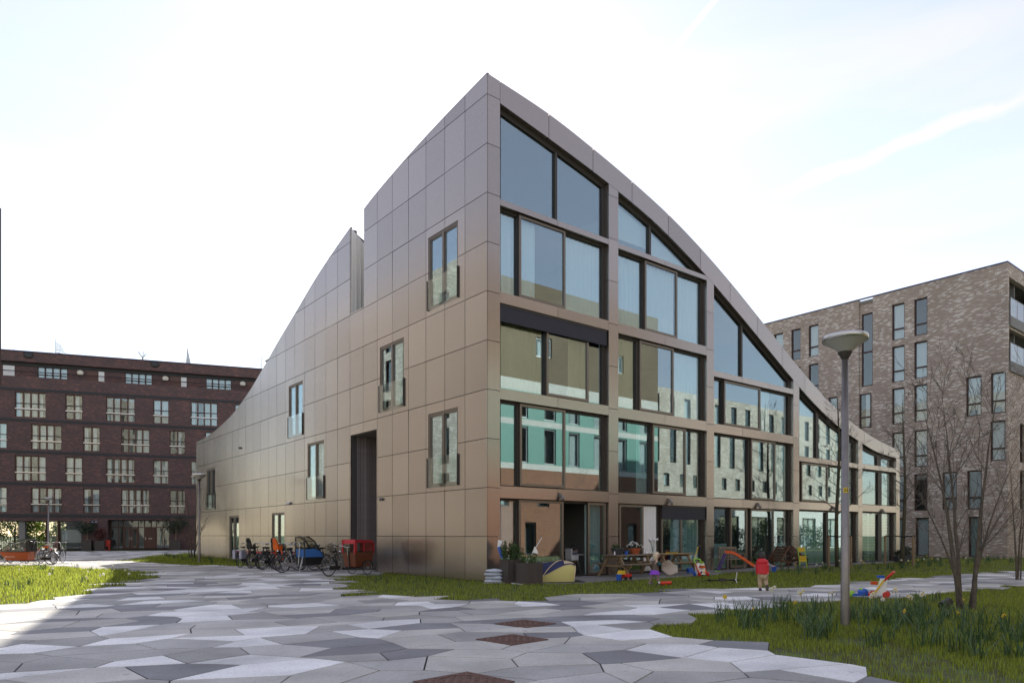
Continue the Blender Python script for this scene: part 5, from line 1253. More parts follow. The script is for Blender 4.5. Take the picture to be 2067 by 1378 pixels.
# orange box bike on the left and the bikes behind it
o = thing('cargo_bike', 'black cargo bike with an orange box and clear rain cover, at the left edge', 'cargo bike', (-22.6, 34.9, .03), rad(181)); long_bike = o
make_wheel(o, 0, .34); make_wheel(o, 1.98, .25)
f = MB(); f.tube([(0, -.05, .34), (.48, 0, .28)], .014, 5); f.tube([(0, .05, .34), (.48, 0, .28)], .014, 5); f.tube([(.48, 0, .28), (.30, 0, .84)], .018, 6); f.tube([(0, 0, .36), (.36, 0, .66)], .012, 5); f.tube([(.48, 0, .28), (1.0, 0, .20), (1.7, 0, .24), (1.84, 0, .55)], .03, 8)
f.tube([(.36, 0, .62), (.78, 0, .42), (.84, 0, 1.02)], .022, 6); f.tube([(1.84, 0, .55), (1.98, -.05, .25)], .014, 5); f.tube([(1.84, 0, .55), (1.98, .05, .25)], .014, 5); f.box(-.02, .5, .055, .075, .24, .38)
f.build('frame', M['black'], o); saddle(o, .26, .86, 'seat_orange'); bars(o, .86, 1.12); cranks(o, .48, .28); mudguard(o, 0, .34, -.5, 2.5, 'black'); mudguard(o, 1.98, .25, .3, 2.6, 'black'); carrier(o, -.02, .72)
MB().box(-.02, .22, -.10, .10, .96, 1.04).build('parcel', M['poster'], o)
mb = MB(); mb.prism_y([(.98, .24), (1.66, .24), (1.92, .66), (.90, .66)], -.29, .29); q = mb.build('box', M['box_orange'], o)
lg = MB()
for i in range(9): lg.box(1.38 + i * .035, 1.40 + i * .035, .2905, .2925, .395, .415 + .01 * (i % 3))
lg.tube([(1.36 + .025 * math.cos(a) - .03 + .35, .2915, .405 + .025 * math.sin(a)) for a in (0, 1, 2, 3, 4, 5)], .006, 4, closed=True); lg.build('lettering', M['white'], q)
mb = MB(); mb.prism_y([(.90, .665), (1.92, .665), (1.55, 1.02), (1.1, 1.22), (.93, 1.24)], -.28, .28); q = mb.build('rain_cover', M['film'], o)
mb = MB()
for y in (-.29, .29): mb.tube([(.89, y, .66), (.92, y, 1.24), (1.1, y, 1.23), (1.55, y, 1.03), (1.93, y, .66), (.89, y, .66)], .024, 5)
mb.tube([(.92, -.29, 1.24), (.92, .29, 1.24)], .02, 5); mb.box(.88, 1.0, -.285, .285, .67, 1.20); mb.build('cover_frame', M['black'], q)
city_bike('black bicycle tight against the wall behind the black child seat', -11.3, 33.3, rad(60))
city_bike('dark bicycle behind the orange child seat, nearer the wall', -9.55, 31.2, rad(58), crate=True)
city_bike('dark bicycle third from the left, handlebars against the wall', -11.9, 32.6, rad(66))
city_bike('black bicycle standing just left of the orange child seat', -10.1, 30.4, rad(62), child='black')
city_bike('dark bicycle half hidden behind the chrome mudguard bike', -10.8, 30.6, rad(64), crate=True)
city_bike('black bicycle squeezed between the orange seat and the blue tent', -9.2, 28.9, rad(70))
def stretch(o_):
    for k in list(o_.children):
        if k.type == 'MESH':
            for v in k.data.vertices:
                if v.co.x > .9: v.co.x = .9 + (v.co.x - .9) * 1.42
            stretch(k)
        elif k.location.x > .9: k.location.x = .9 + (k.location.x - .9) * 1.42
stretch(long_bike)
for i, (x, y, h, lab) in enumerate(((-23.6, 36.6, 100, 'first bicycle standing behind the orange cargo bike'), (-24.3, 36.7, 96, 'silver bicycle half hidden by the orange box'), (-25.1, 36.8, 102, 'bicycle behind the clear rain cover'), (-26.0, 36.9, 98, 'white handlebar bicycle at the left edge behind the cargo bike'), (-26.8, 37.0, 95, 'leftmost bicycle behind the cargo bike'))):
    city_bike(lab, x, y, rad(h), fm='alu' if i in (1, 3) else 'black', grp='bicycles behind the orange cargo bike')

# ------------------------------------------------------------------ terrace furniture
TZ = .05
def picnic(t, d, lab, m, L=1.85):
    x, y, _ = kw(t, d); o = thing('picnic_table', lab, 'picnic table', (x, y, TZ - .012), TH, 'timber picnic tables on the terrace')
    for i in range(5): MB().box(0, L, -.35 + i * .142, -.35 + i * .142 + .13, .74, .78).build('tabletop_board', M[m], o)
    for s_ in (-1, 1):
        for k in range(2): MB().box(0, L, s_ * .66 - .13 + k * .14, s_ * .66 - .005 + k * .14, .44, .475).build('bench_board', M[m], o)
    for x in (.22, L - .25):
        for s_ in (-1, 1): MB().bar((x, s_ * .74, 0), (x, s_ * .24, .74), .09, .045, up=(1, 0, 0)).build('leg', M['timber'], o)
        mb = MB(); mb.box(x + .03, x + .07, -.76, .76, .36, .44); mb.box(x + .03, x + .07, -.34, .34, .66, .738); mb.build('cross_beam', M['timber'], o)
        mb = MB(); e = 1 if x < 1 else -1; mb.bar((x + .05, 0, .40), (x + .05 + e * .5, 0, .72), .05, .05); mb.build('brace', M['timber'], o)
    return o
picnic(4.45, 1.05, 'left picnic table with the terracotta flower pot on it', 'timber_grey')
picnic(6.75, .98, 'right picnic table, behind the girl', 'timber', 1.95)
def on(t, d, z=TZ): return kw(t, d, z)
# flower pot, grey pot, small things on the tables
p = thing('flower_pot', 'terracotta pot of white flowers on the left picnic table', 'flower pot', on(5.8, 1.0, .818))
mb = MB(); mb.lathe([(.0, 0), (.13, 0), (.20, .17), (.215, .17), (.215, .21), (.19, .21), (.18, .17), (0, .17)], n=18); mb.build('pot', M['terracotta'], p, smooth=False)
rng = random.Random(8); mb = MB(); leafy(mb, (0, 0, .25), (.25, .25, .12), 160, .045, rng); mb.build('foliage', M['leaf_dark'], p); mb = MB()
for i in range(42): a, q = rng.uniform(0, 6.28), rng.uniform(.05, .32); mb.ball((q * math.cos(a), q * math.sin(a), .42 - q * q * 1.6 + rng.uniform(-.05, .04)), (.026, .026, .016), n=6, k=3)
tag(mb.build('flowers', M['white'], p), kind='stuff')
p = thing('plant_pot', 'dark grey bowl with a low green plant on the left end of the picnic table', 'plant pot', on(4.75, 1.15, .818))
mb = MB(); mb.lathe([(0, 0), (.15, 0), (.23, .2), (.25, .2), (.25, .23), (.2, .22), (0, .2)], n=18); mb.build('pot', M['pot_grey'], p); mb = MB(); leafy(mb, (-.05, 0, .27), (.16, .16, .09), 120, .035, rng); mb.build('foliage', M['leaf_green'], p)
b = MB(); b.lathe([(0, 0), (.05, 0), (.06, .12), (.055, .12), (.045, .01)], n=12); o = b.build('blue_cup', M['blue']); o.location = on(5.0, 1.32, .818); tag(o, 'small blue cup in front of the grey bowl on the picnic table', 'cup')
b = MB(); b.lathe([(0, 0), (.03, 0), (.03, .08), (.012, .10), (.012, .13), (0, .13)], n=10); o = b.build('small_bottle', M['white']); o.location = on(4.55, 1.2, .818); tag(o, 'small white bottle at the left end of the picnic table', 'bottle')
b = MB(); b.ball((0, 0, .045), (.06, .05, .045)); o = b.build('white_cup', M['white'], smooth=True); o.location = on(6.15, 1.25, .818); tag(o, 'small white cup at the right end of the left picnic table', 'cup')
v = thing('flower_vase', 'glass vase of pale dried flowers on the right picnic table', 'vase', on(6.95, .85, .818))
mb = MB(); mb.lathe([(0, 0), (.08, 0), (.09, .1), (.06, .22), (.065, .24)], n=14); mb.build('vase', M['clear_glass'], v); mb = MB(); hd = MB()
for i in range(9): a = i * .7; r_ = .06 + .015 * i; e = (r_ * math.cos(a), r_ * math.sin(a), .46 + .03 * (i % 3)); mb.tube([(0, 0, .04), e], .004, 4); hd.ball(e, .045, n=7, k=4)
mb.build('stem', M['stem'], v); tag(hd.build('blooms', M['cloth_white'], v), kind='stuff')
b = MB()
for i in range(5): b.bar((i * .09, .03 * (i % 2), .02), (i * .09 + .1, .05, .03), .05, .03)
o = b.build('bread_tray', M['petal_yellow']); o.location = on(7.3, 1.15, .818); tag(o, 'yellowish food laid out on the right picnic table', 'food')
# planters, bags of soil, tent
def planter(x, y, w, h, lab, seed, hh=.55, n=420):
    o = thing('planter', lab, 'planter', (x, y, 0), TH - .15, 'dark square planters'); mb = MB(); f = .03
    mb.box(-w/2, w/2, -w/2, -w/2 + f, 0, h); mb.box(-w/2, w/2, w/2 - f, w/2, 0, h); mb.box(-w/2, -w/2 + f, -w/2 + f, w/2 - f, 0, h); mb.box(w/2 - f, w/2, -w/2 + f, w/2 - f, 0, h); mb.build('box', M['planter'], o)
    MB().box(-w/2 + f, w/2 - f, -w/2 + f, w/2 - f, h - .1, h - .06).build('soil', M['soil'], o)
    rng = random.Random(seed); st = MB(); lf = MB()
    for i in range(16):
        a = rng.uniform(0, 6.28); q = rng.uniform(.05, w * .42); p0 = (q * math.cos(a), q * math.sin(a), h - .08); e = (p0[0] * 1.7, p0[1] * 1.7, h + rng.uniform(.2, hh)); st.tube([p0, e], .006, 4)
        for k in range(n // 16): t = rng.uniform(.25, 1); c = [p0[j] + (e[j] - p0[j]) * t for j in range(3)]; leafy(lf, c, (.07, .07, .06), 1, .045, rng)
    st.build('stem', M['stem'], o); lf.build('foliage', M['leaf_green'], o); return o
planter(-.03, 22.15, .52, .74, 'left dark planter, nearest the building corner, with a bushy green plant', 4, .6, 640)
planter(.52, 21.62, .60, .66, 'right dark planter with sparse leaves, beside the play tent', 9, .3, 130)
fl = thing('toy_windmill', 'white toy flag on a stick planted in the right planter', 'toy', (.42, 21.75, .6)); MB().tube([(0, 0, 0), (.5, .15, .82)], .012, 5).build('stick', M['white'], fl); MB().prism_y([(.20, .36), (.38, .32), (.36, .42), (.28, .56)], .06, .075).build('flag', M['white'], fl)
mb = MB(); mb.prism_y([(0, 0), (.14, 0), (.02, .34), (.06, .52), (-.08, .56), (-.10, .3)], -.02, .02); o = mb.build('snow_shovel', M['blue']); o.location = (-.36, 22.42, .78); tag(o, 'blue and white plastic blade sticking up behind the left planter', 'shovel'); MB().prism_y([(-.10, .34), (.01, .36), (.055, .53), (-.08, .57)], -.03, -.021).build('blade_tip', M['white'], o)
for i in range(4):
    mb = MB(); rng = random.Random(i)
    for a in range(13):
        for b_ in range(9):
            u, v = a / 12, b_ / 8; e = (1 - (2*u-1)**4) * (1 - (2*v-1)**4); 
            mb.v.append(((u - .5) * .56, (v - .5) * .38, .055 + .062 * e ** .5 + .012 * math.sin(u * 9 + i) * e))
    n1 = len(mb.v); mb.v += [(x, y, .11 - z if z > .055 else z) for x, y, z in mb.v]
    for off, fl_ in ((0, 0), (n1, 1)):
        for a in range(12):
            for b_ in range(8): q = (off + a*9 + b_, off + (a+1)*9 + b_, off + (a+1)*9 + b_ + 1, off + a*9 + b_ + 1); mb.f.append(q[::-1] if fl_ else q); mb.m.append(1 if (3 <= b_ <= 5 and 2 <= a <= 8 and not fl_) else 0)
    o = mb.build('soil_bag', [M['bag_pale'], M['bag_green']], smooth=True); o.location = (-.58 + .02 * (i % 2), 22.2, .002 + .108 * i); o.rotation_euler = (0, 0, rng.uniform(-.1, .25)); tag(o, ['bottom plastic soil bag of the stack at the building corner', 'second soil bag from the bottom at the building corner', 'third soil bag from the bottom at the building corner', 'topmost soil bag of the stack at the building corner'][i], 'soil bag', 'plastic bags of soil')
tn = thing('play_tent', 'small blue and yellow pop up play tent on the terrace edge', 'tent', kw(1.55, 1.35, .04), TH - .55)
def dome_pt(u, v, L=1.25, W=.85, H=.64, k=1.0):
    a = math.pi * v; s_ = ((1 - abs(2*u - 1) ** 3.2) ** .5 * .25 + .78) * k
    return ((u - .5) * L + .10 * math.sin(a) * (2*u - 1), -W / 2 * math.cos(a) * s_, H * max(0, math.sin(a)) ** .8 * s_ * (.80 + .20 * min(1, u * 1.5)))
def dome(mb, u0, u1, v0, v1, n=12, k=10, sc_=1.0):
    b = len(mb.v)
    for i in range(n + 1):
        for j in range(k + 1):
            u = u0 + (u1 - u0) * i / n; a = v0(u) if callable(v0) else v0; c = v1(u) if callable(v1) else v1
            mb.v.append(dome_pt(u, a + (c - a) * j / k, k=sc_))
    for i in range(n):
        for j in range(k): q = b + i * (k+1) + j; mb.f.append((q, q + k + 1, q + k + 2, q + 1)); mb.m.append(0)
vy = lambda u: .03 + .33 * u ** 1.3
mb = MB(); dome(mb, 0, 1, vy, 1); mb.build('navy_panel', M['tent_navy'], tn, smooth=True)
mb = MB(); dome(mb, 0, 1, 0, vy); mb.build('yellow_panel', M['tent_yellow'], tn, smooth=True)
mb = MB(); dome(mb, .74, .97, lambda u: vy(u) + .045, .50, sc_=1.012); mb.build('sand_panel', M['tent_sand'], tn, smooth=True)
mb = MB(); dome(mb, .03, .70, .46, .52, sc_=1.012); mb.build('yellow_ridge', M['tent_yellow'], tn, smooth=True)
mb = MB(); mb.tube([dome_pt(.15 + .55 * j / 10, .02 + .48 * j / 10, k=1.015) for j in range(11)], .016, 5); mb.tube([dome_pt(1, j / 12, k=1.01) for j in range(13)], .016, 5); mb.tube([dome_pt(i / 10, vy(i / 10), k=1.012) for i in range(11)], .008, 4)
mb.build('piping', M['tent_sand'], tn)
dome_end = MB(); dome_end.add([dome_pt(1, j / 10) for j in range(11)], [tuple(range(11))]); dome_end.build('end_panel', M['tent_yellow'], tn)
MB().prism([(-.75, -.55), (.95, -.5), (.9, .5), (-.7, .5)], .002, .012).build('ground_sheet', M['black'], tn)
# toys
o = thing('toy_wagon', 'red and yellow toy truck with a blue bucket on the terrace edge', 'toy', kw(3.72, 2.32, .05), TH)
MB().box(.0, .34, -.1, .1, .06, .19).build('body', M['red'], o); MB().prism_y([(-.16, .18), (.08, .18), (.03, .30), (-.08, .31)], -.09, .09).build('tipper', M['yellow'], o)
for x in (.05, .28):
    for y in (-.11, .11): MB().tube([(x, y - .02, .06), (x, y + .02, .06)], .06, 10).build('wheel', M['black'], o)
b = MB(); b.lathe([(0, 0), (.07, 0), (.10, .19), (.09, .19), (.06, .02)], n=12); o = b.build('toy_bucket', M['blue']); o.location = kw(3.45, 2.42, .05); tag(o, 'blue toy bucket left of the red toy truck', 'bucket')
b = MB(); b.lathe([(0, 0), (.055, .0), (.06, .03), (.05, .16), (.06, .27), (.03, .33), (.022, .33)], n=12); o = thing('plastic_bottle', 'red plastic bottle lying on the lawn by the girl', 'bottle', (4.72, 21.1, .085), 0); q = b.build('body', M['red_plastic'], o, smooth=True); q.rotation_euler = (0, rad(-92), .1); c_ = MB().tube([(-.33, 0, 0), (-.38, 0, 0)], .03, 10).build('cap', M['white'], o)
def walker(x, y, z, rz, lab, green):
    o = thing('push_walker', lab, 'toy', (x, y, z), rz, 'plastic push walkers')
    mb = MB(); mb.prism_y([(-.12, .06), (.10, .06), (-.02, .46), (-.16, .44)], -.15, .15); mb.build('body', M['white'], o)
    mb = MB(); mb.tube([(-.10, -.14, .40), (-.26, -.13, .58), (-.30, 0, .61), (-.26, .13, .58), (-.10, .14, .40)], .028, 7); mb.build('handle', M['lime' if green else 'red'], o, smooth=True)
    for a, m_ in ((.13, 'lime'), (-.02, 'yellow')): 
        for s_ in (-1, 1): MB().ball((.05 - a * .4, s_ * .05 + .02, .16 + a * 1.4), (.05, .05, .05), n=8, k=5).build('button', M[m_ if s_ > 0 else 'purple'], o)
    for xx, m_ in ((.16, 'red'), (-.14, 'red' if not green else 'blue')):
        for s_ in (-1, 1): MB().tube([(xx, s_ * .17 - .025, .075), (xx, s_ * .17 + .025, .075)], .075, 12).build('wheel', M[m_], o)
    MB().lathe([(0, .0), (.10, .0), (.12, .07), (.09, .07), (.07, .02)], c=(.09, 0, .30), n=12).build('drum', M['orange_plastic'], o); MB().lathe([(.0, 0), (.08, 0), (.09, .06), (.05, .06)], c=(-.02, .03, .46), n=12).build('dial', M['blue' if not green else 'lime'], o)
    for s_ in (-1, 1): MB().bar((.12, s_ * .15, .08), (-.10, s_ * .15, .42), .05, .04).build('side_arm', M['orange_plastic' if green else 'yellow'], o)
walker(6.72, 25.3, .04, TH - 1.9, 'white push walker with a green handle, by the terrace edge', True)
walker(8.66, 16.75, .03, 2.6, 'upright red handled push walker on the slabs', False)
o = thing('toy_scooter', 'blue toy lying on the slabs at the foot of the upright walker', 'toy', (8.28, 16.85, .03), .1)
MB().box(-.25, .15, -.06, .06, .03, .09).build('deck', M['blue'], o); MB().ball((-.25, 0, .08), (.09, .05, .08)).build('wheel', M['lime'], o, smooth=True); MB().ball((.05, .02, .12), (.14, .07, .09)).build('seat', M['blue'], o, smooth=True); MB().ball((.0, .02, .18), (.05, .05, .04)).build('knob', M['lime'], o, smooth=True)
# slide
o = thing('slide', 'orange plastic slide with a purple ladder on the terrace', 'slide', kw(11.0, 1.2, .045), rad(-12))
mb = MB(); pts = [(-.05, .74), (.22, .72), (.42, .62), (1.15, .12), (1.35, .06)]
for (x0, z0), (x1, z1) in zip(pts[:-1], pts[1:]):
    mb.add([(x0, -.17, z0), (x1, -.17, z1), (x1, .17, z1), (x0, .17, z0), (x0, -.17, z0 - .03), (x1, -.17, z1 - .03), (x1, .17, z1 - .03), (x0, .17, z0 - .03)], [(0, 1, 2, 3), (7, 6, 5, 4)])
    for s_ in (-1, 1): mb.bar((x0, s_ * .19, z0 + .04), (x1, s_ * .19, z1 + .04), .035, .10)
mb.build('chute', M['orange_plastic'], o); mb = MB()
for s_ in (-1, 1): mb.bar((-.05, s_ * .17, .72), (-.36, s_ * .21, .0), .06, .07)
for z in (.15, .34, .53): mb.box(-.33 + z * .42, -.24 + z * .42, -.17, .17, z, z + .04)
mb.build('ladder', M['purple'], o); MB().box(1.30, 1.40, -.21, .21, .0, .07).build('foot', M['lime'], o); MB().box(-.45, -.25, -.26, .26, 0, .03).build('base_bar', M['lime'], o)
# garden bench behind the slide
o = thing('garden_bench', 'weathered wooden bench with a slatted back behind the slide', 'bench', kw(11.9, .42, TZ), TH)
for i in range(3): MB().box(0, 1.25, -.22 + i * .15, -.09 + i * .15, .42, .45).build('seat_slat', M['timber_grey'], o)
for i in range(11): MB().box(.05 + i * .11, .10 + i * .11, .24, .27, .48, .86).build('back_slat', M['timber_grey'], o)
mb = MB(); mb.box(0, 1.25, .23, .28, .86, .95); mb.build('back_rail', M['timber_grey'], o)
for x in (0, 1.20):
    for y in (-.22, .22): MB().box(x, x + .05, y, y + .05, 0, .62 if y < 0 else .95).build('leg', M['timber_grey'], o)
    MB().box(x, x + .05, -.24, .28, .625, .66).build('armrest', M['timber_grey'], o)
# push broom leaning
o = thing('push_broom', 'yellow handled broom leaning beside the right picnic table', 'broom', kw(9.0, 1.0, TZ), TH); MB().tube([(0, 0, .08), (.72, .2, 1.02)], .016, 6).build('handle', M['yellow'], o); MB().prism_y([(-.18, 0), (.14, 0), (.10, .22), (-.24, .18)], -.05, .05).build('head', M['blue'], o); MB().box(.68, .84, .17, .23, 1.0, 1.05).build('grip', M['black'], o)
# wooden loungers and yellow chair
def steamer(t, d, rz, lab):
    o = thing('deck_chair', lab, 'deck chair', kw(t, d, TZ), TH + rz, 'folding teak deck chairs')
    for s_ in (-1, 1):
        MB().bar((-.35, s_ * .28, .34), (.55, s_ * .28, .95), .04, .05).build('back_rail', M['teak'], o); MB().bar((-.40, s_ * .30, .36), (.62, s_ * .30, .20), .04, .05).build('seat_rail', M['teak'], o)
        MB().bar((.36, s_ * .32, .0), (-.10, s_ * .32, .46), .04, .04).build('leg', M['teak'], o); MB().bar((-.38, s_ * .30, .0), (-.38, s_ * .30, .38), .04, .04).build('leg', M['teak'], o); MB().box(-.35, .3, s_ * .35 - .03, s_ * .35 + .03, .50, .53).build('armrest', M['teak'], o)
    for i in range(8): u = i / 8; x, z = -.25 + .80 * u, .42 + .53 * u; MB().bar((x, -.27, z), (x, .27, z), .07, .02, up=(.6, 0, .8)).build('slat', M['teak'], o)
    for i in range(4): u = i / 4; x = -.3 + .7 * u; MB().bar((x, -.28, .37 - .12 * u), (x, .28, .37 - .12 * u), .07, .02).build('slat', M['teak'], o)
steamer(15.75, .6, .1, 'left teak deck chair seen from its side by the wide window'); steamer(17.35, .55, 1.35, 'right teak deck chair behind the yellow folding chair')
o = thing('folding_chair', 'yellow slatted folding chair leaning on the right deck chair', 'chair', kw(16.9, 1.15, TZ), TH - .35)
for s_ in (-1, 1): MB().bar((s_ * .19, -.02, 0), (s_ * .19, .16, .92), .025, .03).build('leg', M['lime'], o)
for k in range(4): MB().box(-.18, .18, .125, .14, .68 + k * .055, .725 + k * .055).build('slat', M['yellow'], o).location = (0, .0, 0)
for k in range(5): MB().box(-.18, .18, .03, .045, .24 + k * .055, .285 + k * .055).build('slat', M['yellow'], o)
# child's bike lying in the grass
o = thing('kids_bike', 'small black and green child bike lying in the grass', 'bicycle', (6.55, 22.4, .06), .15); o.rotation_euler = (rad(82), 0, .15)
make_wheel(o, -.42, .16, 0, 'black', 8); make_wheel(o, .42, .16, 0, 'black', 8); mb = MB(); mb.tube([(-.42, 0, .16), (0, 0, .18), (.3, 0, .42), (.42, 0, .16)], .02, 6); mb.tube([(0, 0, .18), (-.12, 0, .40)], .018, 6); mb.tube([(-.42, 0, .16), (-.1, 0, .36)], .014, 6); mb.build('frame', M['black'], o); MB().tube([(.3, 0, .42), (.42, 0, .16)], .024, 6).build('fork', M['lime'], o); mb = MB(); mb.tube([(.3, -.22, .58), (.28, 0, .52), (.3, .22, .58)], .014, 6); mb.tube([(.3, 0, .42), (.28, 0, .52)], .016, 6); mb.build('handlebar', M['white'], o); MB().box(-.22, -.02, -.05, .05, .40, .44).build('saddle', M['black'], o)
# plants in pots by the far bay and right end
def shrub(t, d, lab, h, m='leaf_dark'):
    o = thing('potted_plant', lab, 'potted plant', kw(t, d, .04)); MB().box(-.25, .25, -.25, .25, 0, .3).build('pot', M['pot_grey'], o); mb = MB(); leafy(mb, (0, 0, .3 + h * .45), (.34, .34, h * .55), 260, .06, random.Random(int(t * 10))); mb.build('foliage', M[m], o)
shrub(27.4, .9, 'dark potted shrub under the shuttered window of the far bay', .35); shrub(31.0, -.3, 'dark shrub past the far end of the glass front', .5)

# ------------------------------------------------------------------ dining room seen through the open door
o = thing('dining_table', 'dark dining table inside the open ground floor room', 'table', kw(3.25, -1.5, .02), TH); MB().box(-.7, .75, -.42, .42, .70, .74).build('tabletop', M['timber_grey'], o)
for x in (-.65, .68):
    for y in (-.37, .37): MB().box(x - .03, x + .03, y - .03, y + .03, 0, .70).build('leg', M['alu'], o)
def dchair(t, d, rz, lab):
    o = thing('dining_chair', lab, 'chair', kw(t, d, .02), rz); mb = MB(); mb.box(-.2, .2, -.2, .2, .43, .46); mb.build('seat', M['black'], o); MB().box(-.2, .2, .18, .21, .5, .85).build('backrest', M['black'], o)
    for x in (-.18, .18):
        for y in (-.18, .18): MB().tube([(x, y, 0), (x, y, .43 if y < 0 else .85)], .012, 5).build('leg', M['chrome'], o)
dchair(2.4, -.9, TH + 3.1, 'dark dining chair behind the fixed pane, left'); dchair(3.2, -.9, TH + 3.2, 'dark dining chair beside the sliding frame')
hc = thing('high_chair', 'white high chair inside the open door', 'high chair', kw(4.68, -1.05, .02), TH + 1.5)
for x in (-.2, .2):
    for y in (-.2, .2): MB().tube([(x * 1.25, y * 1.25, 0), (x * .7, y * .7, .58)], .016, 6).build('leg', M['alu'], hc)
mb = MB(); mb.box(-.18, .18, -.16, .16, .55, .59); mb.box(-.18, .18, .14, .18, .59, .98); mb.box(-.2, -.17, -.14, .16, .59, .74); mb.box(.17, .2, -.14, .16, .59, .74); mb.build('seat', M['white'], hc); MB().box(-.24, .24, -.38, -.14, .74, .77).build('tray', M['white'], hc)
mb = MB(); mb.box(3.2, 5.4, 2.55, 2.6, .02, 2.6); o = thing('sideboard', 'dark low sideboard at the back of the open room', 'sideboard', kw(4.5, -2.4, .02), TH); MB().box(-.9, .9, -.2, .2, .62, .84).build('cabinet', M['black'], o); MB().box(-.85, .85, -.18, .18, 0, .62).build('carcass', M['white_wall'], o)

# ------------------------------------------------------------------ people
def skin_mesh(name, J, E, m, par, sub=2, root=0, smooth=True):
    keys = list(J); me = bpy.data.meshes.new(name); me.from_pydata([J[k][0] for k in keys], [(keys.index(a), keys.index(b)) for a, b in E], []); me.materials.append(m)
    o = link(name, me, par); sk = o.modifiers.new('skin', 'SKIN'); sk.use_smooth_shade = True
    lay = me.skin_vertices[0] if me.skin_vertices else None
    if lay is None:
        bpy.context.view_layer.objects.active = o; me.attributes  # layer is made by the modifier below
    for i, k in enumerate(keys):
        r = J[k][1]; r = r if hasattr(r, '__len__') else (r, r); me.skin_vertices[0].data[i].radius = r; me.skin_vertices[0].data[i].use_root = (i == root)
    sb = o.modifiers.new('sub', 'SUBSURF'); sb.levels = sub; sb.render_levels = sub
    return o
def hand_chain(J, E, wr, pre, d, up, side, s=1.0):
    d, up, side = Vector(d).normalized(), Vector(up).normalized(), Vector(side).normalized(); w = Vector(J[wr][0])
    J[pre + 'palm'] = (tuple(w + d * .035 * s), (.019 * s, .013 * s)); E.append((wr, pre + 'palm'))
    for i, (o_, L) in enumerate(((-.022, .030), (-.008, .036), (.007, .034), (.021, .026))):
        b = w + d * .055 * s + side * o_ * s; k1, k2 = pre + 'f%d' % i, pre + 'g%d' % i
        J[k1] = (tuple(b + d * L * .5 * s), .0068 * s); J[k2] = (tuple(b + d * L * .85 * s - up * L * .45 * s), .0055 * s); E += [(pre + 'palm', k1), (k1, k2)]
    J[pre + 't1'] = (tuple(w + d * .03 * s - side * .032 * s), .008 * s); J[pre + 't2'] = (tuple(w + d * .055 * s - side * .040 * s - up * .012 * s), .0065 * s); E += [(pre + 'palm', pre + 't1'), (pre + 't1', pre + 't2')]
def head_bits(par, c, f, s, hair, long_=False, eyes=True):
    """face details on a head centred at c, looking along f (unit), s = head half height"""
    c, f = Vector(c), Vector(f).normalized(); r = Vector((0, 0, 1)).cross(f).normalized(); u = f.cross(r)
    mb = MB()
    for k in (-1, 1): mb.ball(c + f * s * .80 + r * k * s * .32 + u * s * .02, s * .10, n=8, k=5)
    mb.build('eye', M['white'], par, smooth=True); mb = MB()
    for k in (-1, 1): mb.ball(c + f * s * .88 + r * k * s * .32 + u * s * .02, s * .06, n=8, k=5)
    mb.build('pupil', M['black'], par, smooth=True)
    mb = MB(); mb.ball(c + f * s * .90 - u * s * .18, (s * .10, s * .10, s * .13), n=8, k=5)
    for k in (-1, 1): mb.ball(c + r * k * s * .74 - u * s * .08, (s * .10, s * .13, s * .2), n=8, k=5)
    mb.build('nose_and_ears', M['skin'], par, smooth=True)
    MB().ball(c + f * s * .80 - u * s * .46, (s * .16, s * .16, s * .05), n=8, k=4).build('mouth', M['red'], par, smooth=True)
    mb = MB(); rng = random.Random(int(c.x * 100)); n, k = 20, 12
    for i in range(k + 1):
        for j in range(n):
            p = math.pi * i / k; a = 2 * math.pi * j / n; d = r * math.sin(p) * math.cos(a) + f * math.sin(p) * math.sin(a) + u * math.cos(p)
            front = max(0, d.dot(f)); low = -.72 if not long_ else -1.9; z = d.dot(u)
            rr_ = s * (1.0 + .05 * math.sin(a * 7 + i) + rng.uniform(-.02, .03))
            q = d * rr_ * Vector((1, 1, 1)).x; q = r * q.dot(r) * .90 + f * q.dot(f) * .95 + u * q.dot(u) * 1.06
            if front > .35 and z < .42: q *= .72                       # stay behind the face
            if long_ and z < 0 and front < .3: q = q + u * (z * s * .9); q = q - f * s * .05
            mb.v.append(tuple(c - f * s * .05 + q))
    for i in range(k):
        for j in range(n): mb.f.append((i*n + j, i*n + (j+1) % n, (i+1)*n + (j+1) % n, (i+1)*n + j)); mb.m.append(0)
    mb.build('hair', M[hair], par, smooth=True)
def head_joints(J, E, neck, c, s, f):
    c, f = Vector(c), Vector(f).normalized(); J['jaw'] = (tuple(c + f * s * .18 - Vector((0, 0, s * .50))), s * .52); J['skull'] = (tuple(c - f * s * .04 + Vector((0, 0, s * .12))), s * .80); J['crown'] = (tuple(c - f * s * .05 + Vector((0, 0, s * .50))), s * .62)
    E += [(neck, 'jaw'), ('jaw', 'skull'), ('skull', 'crown')]
# the running boy, seen from behind (local +y is where he runs, away from the camera)
boy = thing('person', 'small child in a red puffer jacket and khaki trousers running away with a blue bucket', 'person', (6.60, 18.72, .03), rad(-12))
J = {'hip': ((0, 0, .46), (.085, .075)), 'waist': ((0, .01, .55), (.085, .07)), 'chest': ((.0, .03, .68), (.09, .075)), 'neck': ((-.02, .045, .775), .04),
     'hl': ((-.06, 0, .44), .062), 'kl': ((-.06, .05, .25), .046), 'al': ((-.06, .0, .07), .03), 'tl': ((-.06, .09, .035), .028),
     'hr': ((.06, 0, .44), .062), 'kr': ((.07, .05, .26), .046), 'ar': ((.085, -.12, .15), .032), 'tr': ((.095, -.16, .07), .028),
     'sl': ((-.125, .03, .715), .042), 'el': ((-.16, .06, .58), .034), 'wl': ((-.13, .16, .60), .022), 'sr': ((.115, .03, .715), .042), 'er': ((.20, .07, .64), .034), 'wr': ((.285, .14, .65), .022)}
